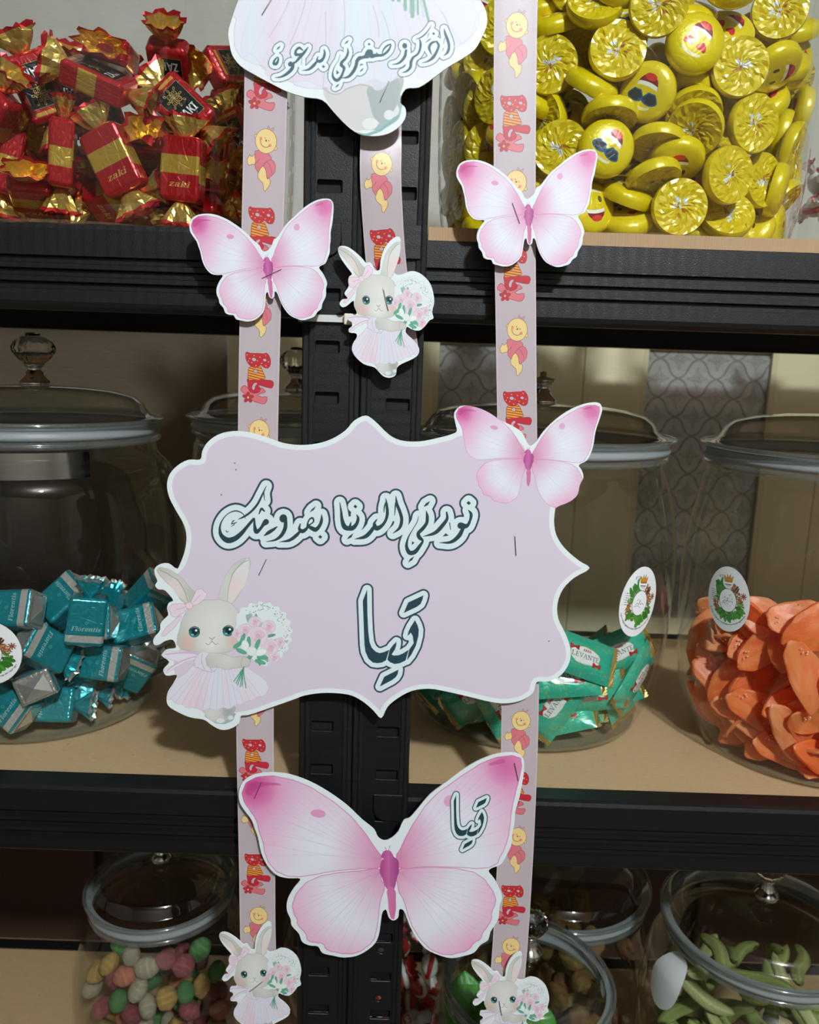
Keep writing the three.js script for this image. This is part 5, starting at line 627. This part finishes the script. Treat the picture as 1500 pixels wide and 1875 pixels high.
// ---- turquoise candies
const tealTex = (word) => { const [c, g] = canvas(512, 384); g.fillStyle = '#12909c'; g.fillRect(0, 0, 512, 384); g.fillStyle = '#c9c6c1'; g.fillRect(400, 0, 78, 384); g.fillStyle = '#0c7c88'; g.fillRect(392, 0, 8, 384); if (word) { g.fillStyle = '#b4dfe0'; g.font = 'italic bold 66px serif'; g.save(); g.translate(330, 192); g.rotate(-Math.PI / 2); g.textAlign = 'center'; g.fillText('Florentis', 0, 20); g.restore(); oval(g, 262, 192, 14, 14, null, 0, '#7fc4c8', 6); } return colorTex(c); };
M.teal = phys({ color: new THREE.Color().setRGB(0.012, 0.30, 0.35), roughness: 0.27, metalness: 0.5, bumpMap: crumple, bumpScale: 0.0008, clearcoat: 0.5, clearcoatRoughness: 0.15 });
M.silver = phys({ color: new THREE.Color().setRGB(0.62, 0.60, 0.57), roughness: 0.25, metalness: 0.8, bumpMap: crumple, bumpScale: 0.0008 });
const tealMats = [M.silver, M.teal, foil(tealTex(false)), foil(tealTex(false)), foil(tealTex(true)), foil(tealTex(true))];
const tealBody = new RoundedBoxGeometry(0.040, 0.030, 0.024, 3, 0.003);
const tealEnds = [twistEnd(0.017, 0.0125, 0.7, 81), twistEnd(0.016, 0.0135, 0.5, 82)];
const tealProtos = [0, 1].map((k) => { const o = new THREE.Group(); part('wrapper_body', tealBody, tealMats, o); const e = part('twist_end', tealEnds[k], [M.tealFlat, M.silverFlat], o); e.position.x = -0.019; e.rotation.z = Math.PI; const cap = part('folded_end', crinkle(new THREE.ConeGeometry(0.0165, 0.006, 4, 2), 0.0004, 9).rotateY(Math.PI / 4).rotateZ(-Math.PI / 2).scale(1, 1.2, 0.95), M.silverFlat, o); cap.position.x = 0.0215; return o; });
{
  seed(303); const J = jars.teal, list = [], S = [[-0.009, 0.006, 0, 0.0115], [0.009, 0.006, 0, 0.0115], [-0.009, -0.006, 0, 0.0115], [0.009, -0.006, 0, 0.0115], [-0.029, 0.006, 0, 0.009], [-0.029, -0.006, 0, 0.009]];
  const hero = (px, py, L, N, inset = 0.018) => list.push({ p: onWall(J, px, py, inset), q: frameQuat(L, N), spheres: S, hero: true, k: list.length % 2 });
  hero(170, 1125, [-0.12, -0.95, 0.1], [0.35, 0, 0.93], 0.03); hero(112, 1110, [0.55, 0.55, -0.3], [-0.2, 0.5, 0.85], 0.04); hero(40, 1118, [0.95, 0.1, 0.1], [0, 0.5, 0.9], 0.035); hero(80, 1262, [0.25, 0.15, 0.95], [-0.4, 1, 0], 0.02); hero(18, 1285, [0.8, -0.5, 0.2], [-0.1, 0.3, 1]); hero(168, 1302, [0.95, 0.15, 0], [-0.05, 0.05, 1]); hero(212, 1240, [0.55, 0.75, 0.2], [0.4, 0.1, 0.9]); hero(158, 1215, [0.95, -0.1, 0], [-0.1, 0.3, 1], 0.024); hero(245, 1155, [0.9, 0.25, -0.2], [0.2, 0.6, 0.8], 0.02); hero(65, 1205, [-0.5, 0.6, 0.5], [0.2, 0.6, 0.7], 0.024); hero(145, 1168, [0.95, 0.05, -0.1], [0, 0.3, 0.95], 0.036); hero(255, 1200, [0.5, 0.2, 0.8], [0, 1, 0.1], 0.016); hero(70, 1318, [-0.95, 0.05, 0.1], [0, 0.4, 0.9], 0.016); hero(285, 1112, [0.6, 0.7, 0], [0.7, 0, 0.7], 0.014); hero(262, 1250, [0.4, 0.6, 0.5], [0.7, 0, 0.7], 0.014); hero(20, 1340, [0.9, 0.3, 0], [0, 0.6, 0.8], 0.016); hero(115, 1330, [-0.9, 0.2, 0.2], [0, 0.5, 0.9], 0.02);
  for (let i = 0; i < 20; i++) { const a = rr(-1.9, 1.9), r = rr(0.01, 0.085); list.push({ p: V(J.x + Math.sin(a) * r, J.y + rr(0.012, 0.085), J.z + Math.cos(a) * r - 0.01), q: randQ(), spheres: S, k: i % 2 }); }
  settle(list, J, 120, 0.06, 0.009, 0.0065);
  for (const it of list) if (!it.hero) { it.label = 'turquoise foil candy buried inside the bulging jar'; it.group = 'buried turquoise candies'; } else if (V(1, 0, 0).applyQuaternion(it.q).z > 0.65) { it.label = 'turquoise candy turning its folded silver end to the glass'; it.group = 'turquoise candies, silver end outward'; } else { it.label = 'turquoise candy with silver stripe lying against the glass'; it.group = 'turquoise candies against the glass'; }
  spread(list, (it) => tealProtos[it.k], 'wrapped_candy', 'turquoise and silver foil-wrapped candy in the bulging jar', 'candy', 'turquoise candies in the bulging jar');
}
// ---- green sachets
const sachetTex = (() => { const [c, g] = canvas(768, 400); g.fillStyle = '#2bb397'; g.fillRect(0, 0, 768, 400); seed(8); for (let i = 0; i < 150; i++) { const x = rr(20, 748), y = rnd() < 0.5 ? rr(10, 120) : rr(290, 392); oval(g, x, y, rr(3, 9), rr(3, 8), i % 3 ? '#b8a24a' : '#7f9a52'); } g.fillStyle = '#b99645'; g.fillRect(0, 0, 10, 400); g.fillRect(758, 0, 10, 400);
  blob(g, [[214, 200], [232, 150], [290, 128], [340, 106], [430, 108], [500, 126], [552, 160], [560, 210], [530, 260], [450, 280], [350, 284], [262, 264]], '#e9eceb', '#cdb77a', 4); for (const [x, y] of [[250, 132], [540, 262]]) { blob(g, [[x - 50, y - 26], [x, y - 4], [x + 50, y - 26], [x + 44, y + 26], [x, y + 8], [x - 46, y + 28]], '#c3262c', '#8f1a20', 3, 0.4); oval(g, x, y, 12, 12, '#a51d24'); }
  g.fillStyle = '#2f3f3c'; g.font = '72px serif'; g.textAlign = 'center'; g.fillText('LEVANTE', 388, 226); for (const x of [356, 380, 404, 428]) line(g, [[x, 150], [x + 6, 128], [x + 14, 150]], '#c3262c', 7); return colorTex(c); })();
M.sachet = phys({ map: sachetTex, roughness: 0.3, metalness: 0.1, clearcoat: 0.5, clearcoatRoughness: 0.2, bumpMap: crumple, bumpScale: 0.0012 });
M.crimp = phys({ color: new THREE.Color().setRGB(0.58, 0.42, 0.14), roughness: 0.25, metalness: 0.75, flatShading: true });
const sachetGeo = (() => { const nx = 20, ny = 12, pos = [], uv = [], idx = [], L = 0.062, W = 0.034; seed(5); for (const s of [1, -1]) for (let i = 0; i <= nx; i++) for (let j = 0; j <= ny; j++) { const u = i / nx, v = j / ny, e = Math.pow(Math.max(0, 1 - Math.pow(Math.abs(2 * u - 1), 2.6)), 0.6) * Math.pow(Math.max(0, 1 - Math.pow(Math.abs(2 * v - 1), 2.4)), 0.65), pinch = 1 - 0.1 * e; pos.push((u - 0.5) * L, (v - 0.5) * W * pinch, s * (0.0068 * e + 0.0002) + 0.0007 * e * perlin.noise(u * 9, v * 7, s * 3)); uv.push(s > 0 ? u : 1 - u, v); } const n = (nx + 1) * (ny + 1); for (const s of [0, 1]) for (let i = 0; i < nx; i++) for (let j = 0; j < ny; j++) { const a = s * n + i * (ny + 1) + j, b = a + ny + 1; s ? idx.push(a, a + 1, b, a + 1, b + 1, b) : idx.push(a, b, a + 1, a + 1, b, b + 1); } const g = new THREE.BufferGeometry(); g.setAttribute('position', new THREE.Float32BufferAttribute(pos, 3)); g.setAttribute('uv', new THREE.Float32BufferAttribute(uv, 2)); g.setIndex(idx); g.computeVertexNormals(); return g; })();
const crimpGeo = (() => { const s = new THREE.Shape(), n = 15; s.moveTo(0, -0.017); for (let i = 0; i <= n; i++) { s.lineTo(0.0036, -0.017 + 0.034 * i / n); if (i < n) s.lineTo(0.0050, -0.017 + 0.034 * (i + 0.5) / n); } s.lineTo(0, 0.017); const g = new THREE.ExtrudeGeometry(s, { depth: 0.0006, bevelEnabled: false }).translate(0, 0, -0.0003), p = g.attributes.position; for (let i = 0; i < p.count; i++) p.setZ(i, p.getZ(i) + 0.0005 * Math.sin(p.getY(i) * 420)); g.computeVertexNormals(); return g; })();
const sachetProto = (() => { const o = new THREE.Group(); part('pouch', sachetGeo, M.sachet, o); const a = part('crimped_end', crimpGeo, M.crimp, o, 'gold zigzag crimp'); a.position.x = 0.0305; const b = part('crimped_end', crimpGeo, M.crimp, o, 'gold zigzag crimp'); b.position.x = -0.0305; b.rotation.z = Math.PI; return o; })();
{
  seed(404); const J = jars.green, list = [], S = [[0, 0, 0, 0.0066], [0.013, 0.007, 0, 0.006], [-0.013, 0.007, 0, 0.006], [0.013, -0.007, 0, 0.006], [-0.013, -0.007, 0, 0.006], [0.030, 0.012, 0, 0.005], [-0.030, 0.012, 0, 0.005], [0.030, -0.012, 0, 0.005], [-0.030, -0.012, 0, 0.005]];
  const hero = (px, py, L, N, inset = 0.012) => list.push({ p: onWall(J, px, py, inset), q: frameQuat(L, N), spheres: S, hero: true });
  hero(1085, 1288, [0.97, 0.15, 0], [0.1, 0.15, 1]); hero(1020, 1300, [0.5, 0.8, 0], [-0.1, 0.3, 1]); hero(1062, 1205, [0.86, -0.35, -0.2], [0, 0.5, 0.85], 0.02); hero(1142, 1205, [0.9, 0.3, -0.3], [0.3, 0.3, 0.9], 0.014); hero(835, 1325, [0.25, -0.95, 0], [-0.6, 0, 0.8], 0.011); hero(905, 1330, [0.5, -0.8, 0.2], [0.1, 0.1, 1]); hero(1045, 1345, [0.95, 0.25, 0.1], [0, 0.6, 0.8]); hero(1030, 1378, [0.93, 0.3, 0.1], [0, 0.75, 0.66], 0.008); hero(1135, 1270, [0.35, -0.93, 0], [0.6, 0.1, 0.8]); hero(1040, 1240, [0.95, 0.1, 0], [0, 0.55, 0.83], 0.016); hero(1120, 1345, [0.9, 0.35, -0.2], [0.2, 0.7, 0.7], 0.012); hero(960, 1330, [0.8, 0.5, 0], [0.2, 0.3, 0.9]); hero(1160, 1240, [0.5, 0.7, -0.4], [0.8, 0, 0.6], 0.01); hero(880, 1290, [0.7, 0.6, 0], [0, 0.4, 0.9]); hero(800, 1290, [0.5, 0.8, 0], [-0.7, 0, 0.7]); hero(985, 1370, [-0.6, 0.6, 0.4], [0, 0.4, 0.9], 0.012);
  for (let i = 0; i < 22; i++) { const a = rr(-1.6, 1.6), r = rr(0.02, 0.08); list.push({ p: V(J.x + Math.sin(a) * r, J.y + rr(0.012, 0.085), J.z + Math.cos(a) * r), q: randQ(), spheres: S }); }
  settle(list, J, 90, 0.08);
  for (const it of list) if (!it.hero) { it.label = 'green gold-dotted sachet buried in the jar behind the plaque'; it.group = 'buried green sachets'; } else { it.label = 'green gold-dotted sachet with white label lying against the glass'; it.group = 'green sachets against the glass'; }
  spread(list, () => sachetProto, 'candy_sachet', 'green sachet with gold dots and white label in the jar', 'candy', 'green sachets in the jar behind the plaque');
}
// ---- orange candied slices
const orangeMap = (() => { const [c, g] = canvas(256, 256); seed(15); g.fillStyle = '#ffffff'; g.fillRect(0, 0, 256, 256); for (let i = 0; i < 160; i++) { const q = rnd(); g.fillStyle = q < 0.5 ? 'rgba(255,150,120,0.16)' : 'rgba(255,236,190,0.2)'; g.beginPath(); g.ellipse(rnd() * 256, rnd() * 256, rr(6, 34), rr(3, 12), rnd() * 3, 0, 7); g.fill(); } for (let i = 0; i < 420; i++) { g.fillStyle = `rgba(255,${200 + rr(0, 55)},${190 + rr(0, 60)},${rr(0.5, 1)})`; g.fillRect(rnd() * 256, rnd() * 256, rr(1, 2.6), rr(1, 2.6)); } return colorTex(c, true); })();
const sugarBump = dataTex(128, (x, y) => (rnd() > 0.93 ? 1 : 0.3 + 0.2 * rnd()));
const orangeMats = [[1.0, 0.31, 0.070], [1.0, 0.38, 0.12], [0.98, 0.24, 0.04], [1.0, 0.46, 0.20]].map(([r, g, b]) => phys({ color: new THREE.Color().setRGB(r, g, b), map: orangeMap, roughness: 0.5, transmission: 0.42, thickness: 0, clearcoat: 0.28, clearcoatRoughness: 0.32, bumpMap: sugarBump, bumpScale: 0.0003 }));
M.sugar = std(new THREE.Color().setRGB(0.9, 0.62, 0.38), 0.6);
const sliceGeos = [[0.031, 0.0140], [0.023, 0.0160], [0.028, 0.0125], [0.021, 0.0145]].map(([a, b], n) => { const g = new THREE.SphereGeometry(1, 30, 14), p = g.attributes.position; for (let i = 0; i < p.count; i++) { let x = p.getX(i), y = p.getY(i), z = p.getZ(i); const m = 1 + 0.13 * perlin.noise(x * 1.8 + n * 7, y * 1.8, z * 1.8), tap = 1 - 0.22 * Math.max(0, x); p.setXYZ(i, x * a * m, y * b * m * tap + 0.004 * x * x * (n % 2 ? 1 : -1), Math.sign(z) * Math.pow(Math.abs(z), 0.45) * 0.0023 + 0.0026 * Math.sin(x * 2.3 + n * 1.7) + 0.0016 * perlin.noise(x * 2.6 + n, y * 3.1, n * 3.3)); } g.computeVertexNormals(); return g; });
const sugarGeo = (() => { seed(77); const l = []; for (let i = 0; i < 12; i++) { const a = rnd() * 6.28, t = rr(0.75, 0.97); l.push(new THREE.DodecahedronGeometry(rr(0.0003, 0.0008)).translate(Math.cos(a) * 0.0235 * t, Math.sin(a) * 0.0105 * t, 0.0018)); } return mergeGeometries(l); })();
const sliceProtos = []; for (let i = 0; i < 8; i++) { const o = new THREE.Group(); part('slice', sliceGeos[i % 4], orangeMats[(i * 3 + (i >> 2)) % 4], o); const sg = part('sugar_crystals', sugarGeo, M.sugar, o); sg.userData.kind = 'stuff'; sg.scale.set([1.1, 0.85, 1, 0.75][i % 4], 1, 1); sliceProtos.push(o); }
{
  seed(505); const J = jars.orange, list = [], S = [[0, 0, 0, 0.0038], [0.011, 0, 0, 0.0036], [-0.011, 0, 0, 0.0036], [0.026, 0, 0, 0.0055], [-0.027, 0, 0, 0.0055], [0, 0.009, 0, 0.0034], [0, -0.009, 0, 0.0034]];
  const hero = (px, py, deg, N = [0, 0.1, 1], k = 0, inset = 0.008) => list.push({ p: onWall(J, px, py, inset), q: frameQuat([Math.cos(deg * Math.PI / 180), Math.sin(deg * Math.PI / 180), 0], N), spheres: S, hero: true, k });
  hero(1430, 1205, 32, [-0.1, 0.25, 1], 0, 0.006); hero(1405, 1280, 40, [-0.2, 0, 1], 2); hero(1488, 1245, -70, [0.1, 0, 1], 4, 0.006); hero(1325, 1245, 25, [-0.4, 0.2, 0.9], 1); hero(1405, 1325, -32, [-0.2, 0.3, 1], 0); hero(1330, 1310, -50, [-0.5, 0.1, 0.9], 3); hero(1370, 1350, 10, [-0.3, 0.4, 0.9], 1); hero(1295, 1355, -50, [-0.6, 0.1, 0.8], 2); hero(1455, 1345, -60, [0, 0.2, 1], 6); hero(1445, 1380, 25, [-0.1, 0.5, 0.9], 0); hero(1375, 1400, -15, [-0.3, 0.4, 0.9], 5); hero(1455, 1420, -22, [-0.1, 0.45, 0.9], 0); hero(1300, 1185, 20, [-0.5, 0.4, 0.8], 4); hero(1345, 1175, -30, [-0.3, 0.3, 0.9], 3); hero(1415, 1145, -10, [0, 0.5, 0.9], 1, 0.02); hero(1460, 1135, 20, [0, 0.5, 0.9], 3, 0.025); hero(1395, 1150, -60, [-0.6, 0, 0.8], 2, 0.015); hero(1275, 1200, 85, [-0.8, 0, 0.6], 0); hero(1280, 1260, 80, [-0.8, 0, 0.6], 4); hero(1272, 1150, 60, [-0.7, 0.2, 0.7], 1); hero(1490, 1155, 50, [0, 0.3, 1], 5, 0.02); hero(1480, 1310, 15, [0, 0.5, 0.8], 2); hero(1500, 1390, 30, [0, 0.4, 0.9], 5); hero(1345, 1200, 12, [-0.2, 0.8, 0.6], 6); hero(1290, 1300, -70, [-0.7, 0, 0.7], 7); hero(1420, 1365, 60, [-0.2, 0.2, 1], 3); hero(1350, 1275, 70, [-0.3, 0.1, 1], 5); hero(1500, 1440, -30, [0, 0.5, 0.9], 2); hero(1330, 1385, -35, [-0.5, 0.3, 0.8], 6);
  for (let i = 0; i < 170; i++) { const a = rr(-2.2, 1.6), r = rr(0.03, 0.105); list.push({ p: V(J.x + Math.sin(a) * r, J.y + rr(0.008, 0.128), J.z + Math.cos(a) * r), q: i % 3 ? frameQuat([Math.cos(a + 1.57) + rr(-0.4, 0.4), rr(-0.8, 0.8), rr(-0.6, 0.6)], [Math.sin(a) + rr(-0.5, 0.5), rr(0, 0.9), Math.cos(a) + rr(-0.4, 0.4)]) : randQ(), spheres: S, k: i % 8 }); }
  settle(list, J, 60, 0.15, 0.006, 0.005);
  const tones = ['bright orange', 'warm orange', 'deep orange', 'pale peach']; for (const it of list) { const t = tones[(it.k * 3 + (it.k >> 2)) % 4]; it.label = it.hero ? `${t} sugared slice lying against the glass of the jar` : `${t} sugared slice buried in the heaped jar`; it.group = it.hero ? `${t} slices against the glass` : `buried ${t} slices`; }
  spread(list, (it) => sliceProtos[it.k], 'candied_slice', 'orange sugared fruit slice heaped in the jar', 'candied fruit', 'orange candied slices in the jar');
}
// ---- gummy sweets, jelly leaves, amber chunks, green sticks, red and white sweets
function jelly(color, rough = 0.55) { return phys({ color: new THREE.Color().setRGB(...color), roughness: rough, transmission: 0.18, thickness: 0, bumpMap: withRepeat(noiseBump, 3, 3), bumpScale: 0.0008 }); }
function fill(key, n, count, sd, geoOf, mats, S, name, label, category, group, top, heroes = [], scaleRange = [1, 1]) {
  seed(sd); const J = jars[key], list = heroes.map(([px, py, k, inset = 0.012]) => ({ p: onWall(J, px, py, inset), q: randQ(), spheres: S, hero: true, k }));
  for (let i = 0; i < count; i++) { const a = rr(-3.14, 3.14), R = J.base, r = Math.sqrt(rnd()) * R; list.push({ p: V(J.x + Math.sin(a) * r, J.y + rr(0.01, top), J.z + Math.cos(a) * r), q: randQ(), spheres: S, k: Math.floor(rnd() * mats.length) }); }
  settle(list, J, 150, 0.06, 0.007, 0.005, 0.00002);
  for (const it of list) { const m = shadow(new THREE.Mesh(geoOf(it.k), mats[it.k % mats.length])); m.name = numbered(name); m.position.copy(it.p); m.quaternion.copy(it.q); scene.add(m); tag(m, typeof label === 'function' ? label(it.k % mats.length) : label, category, group); }
}
const lump = (rx, ry, rz, n, sd, flat = 0) => { const g = new THREE.SphereGeometry(1, 20, 14), p = g.attributes.position; for (let i = 0; i < p.count; i++) { const x = p.getX(i), y = Math.max(p.getY(i), -flat || -1), z = p.getZ(i), m = 1 + n * perlin.noise(x * 1.7 + sd, y * 1.7, z * 1.7); p.setXYZ(i, x * rx * m, y * ry * m, z * rz * m); } g.computeVertexNormals(); return g; };
const gumGeo = [lump(0.0105, 0.012, 0.0085, 0.06, 1), lump(0.0112, 0.0108, 0.0085, 0.12, 5)];
const gumNames = ['green', 'yellow', 'pale', 'rose red', 'coral', 'dark red'];
fill('gummy', 0, 130, 606, (k) => gumGeo[k % 2], [[0.10, 0.28, 0.08], [0.56, 0.34, 0.09], [0.48, 0.42, 0.29], [0.38, 0.09, 0.10], [0.58, 0.21, 0.13], [0.28, 0.06, 0.06]].map((c) => jelly(c, 0.75)), [[0, 0.002, 0, 0.0098]], 'gummy_sweet', (k) => `${gumNames[k]} gummy sweet in the bottom-shelf jar`, 'candy', 'gummy sweets in the jar', 0.13, [[212, 1752, 0], [175, 1785, 1], [200, 1768, 1], [240, 1755, 2], [265, 1775, 2], [228, 1795, 4], [205, 1800, 3], [165, 1815, 2], [250, 1815, 2], [215, 1838, 0], [305, 1830, 1], [270, 1840, 2], [300, 1765, 3], [360, 1755, 0], [335, 1770, 3], [365, 1815, 1], [390, 1795, 0], [335, 1825, 0], [185, 1850, 3], [240, 1862, 5], [345, 1855, 3]]);
const leafGeo = (() => { const s = new THREE.Shape(); s.moveTo(-0.03, 0); s.bezierCurveTo(-0.018, 0.025, 0.012, 0.025, 0.033, 0); s.bezierCurveTo(0.012, -0.025, -0.018, -0.025, -0.03, 0); const g = new THREE.ExtrudeGeometry(s, { depth: 0.007, bevelEnabled: true, bevelSize: 0.002, bevelThickness: 0.002, bevelSegments: 2, curveSegments: 10 }).translate(0, 0, -0.0025), p = g.attributes.position; for (let i = 0; i < p.count; i++) p.setZ(i, p.getZ(i) + 8 * p.getX(i) ** 2); g.computeVertexNormals(); return g; })();
const leafS = [[0, 0, 0.002, 0.012], [0.018, 0, 0.003, 0.009], [-0.016, 0, 0.003, 0.009], [0.031, 0, 0.007, 0.006], [-0.029, 0, 0.006, 0.006], [0, 0.013, 0.001, 0.008], [0, -0.013, 0.001, 0.008]];
fill('leaf', 0, 50, 707, () => leafGeo, [[0.06, 0.33, 0.03], [0.09, 0.42, 0.05], [0.04, 0.22, 0.03]].map((c) => jelly(c, 0.35)), leafS, 'jelly_leaf', 'glossy green jelly leaf in the low jar', 'candy', 'green jelly leaves in the low jar', 0.20);
const amberGeo = [lump(0.016, 0.011, 0.012, 0.35, 3), lump(0.013, 0.013, 0.010, 0.4, 9)];
fill('amber', 0, 70, 808, (k) => amberGeo[k % 2], [[0.30, 0.17, 0.05], [0.24, 0.10, 0.04], [0.36, 0.22, 0.07]].map((c) => jelly(c, 0.4)), [[0.004, 0, 0, 0.0105], [-0.004, 0, 0, 0.0105]], 'amber_chunk', 'amber brown candied chunk in the back jar', 'candy', 'amber chunks in the back jar', 0.14);
const stickGeo = [0, 1].map((n) => { const c = new THREE.CatmullRomCurve3([V(-0.040, 0, 0), V(-0.014, 0.004 * (n ? 1 : -0.4), 0.002), V(0.014, 0.004, -0.002), V(0.040, -0.003, 0)]), g = new THREE.TubeGeometry(c, 18, 0.0075, 10, false), p = g.attributes.position; for (let i = 0; i < p.count; i++) { const ring = Math.floor(i / 11) / 18, q = c.getPoint(ring), k = Math.pow(Math.max(0.02, 1 - Math.pow(Math.abs(2 * ring - 1), 4)), 0.5); p.setXYZ(i, q.x + (p.getX(i) - q.x) * k, q.y + (p.getY(i) - q.y) * k, q.z + (p.getZ(i) - q.z) * k * 0.75); } g.computeVertexNormals(); return g; });
fill('stick', 0, 80, 909, (k) => stickGeo[k % 2], [[0.50, 0.55, 0.18], [0.58, 0.60, 0.26], [0.40, 0.50, 0.14]].map((c) => jelly(c, 0.45)), [[0, 0.003, 0, 0.0072], [0.014, 0.003, 0, 0.0072], [-0.014, 0.002, 0, 0.0072], [0.032, 0, 0, 0.0068], [-0.032, 0, 0, 0.0068]], 'candied_stick', 'pale green candied stick in the bottom-shelf jar', 'candied fruit', 'pale green candied sticks in the jar', 0.185, [[1340, 1805, 0, 0.014], [1330, 1845, 1, 0.012], [1400, 1830, 2, 0.016], [1395, 1860, 0, 0.012], [1480, 1860, 1, 0.014], [1290, 1870, 1, 0.012]]);
M.cherryRed = phys({ color: new THREE.Color().setRGB(0.50, 0.03, 0.025), roughness: 0.3, clearcoat: 0.5, flatShading: true }); M.milk = phys({ color: new THREE.Color().setRGB(0.78, 0.77, 0.74), roughness: 0.35, clearcoat: 0.4 });
const mintEnd = twistEnd(0.013, 0.011, 0.5, 91), mintBody = lump(0.013, 0.013, 0.010, 0.12, 4), mintBand = new THREE.TorusGeometry(0.0118, 0.0032, 8, 24);
const mintProto = [0, 1].map((k) => { const o = new THREE.Group(); part('sweet', mintBody, k ? M.milk : M.cherryRed, o); part('stripe', mintBand, k ? M.cherryRed : M.milk, o).rotation.y = 0.4; for (const s of [0, 1]) { const e = part('twist_end', mintEnd, [k ? M.milk : M.cherryRed, M.cherryRed], o); e.position.x = s ? -0.011 : 0.011; e.rotation.z = s * Math.PI; } return o; });
function mints(key, sd, count, top, label, group, heroes) { seed(sd); const J = jars[key], S = [[0, 0, 0, 0.0135], [0.019, 0, 0, 0.007], [-0.019, 0, 0, 0.007]], list = heroes.map(([px, py, k]) => ({ p: onWall(J, px, py, 0.017), q: randQ(), spheres: S, hero: true, k })); for (let i = 0; i < count; i++) { const a = rr(-3.1, 3.1), r = Math.sqrt(rnd()) * J.base * 0.9; list.push({ p: V(J.x + Math.sin(a) * r, J.y + rr(0.015, top), J.z + Math.cos(a) * r), q: randQ(), spheres: S, k: i % 3 ? 0 : 1 }); } settle(list, J, 90, 0.08, 0.008, 0.005); spread(list, (it) => mintProto[it.k], 'striped_sweet', label, 'candy', group); }
mints('wrap', 111, 52, 0.17, 'red and white twist-wrapped sweet in the jar behind the posts', 'red and white sweets behind the posts', []);
mints('white', 112, 40, 0.12, 'white and red twist-wrapped sweet beside the yellow discs', 'white and red sweets beside the yellow jar', [[1490, 372, 1], [1494, 402, 1], [1490, 340, 1]]);

renderer.render(scene, camera);
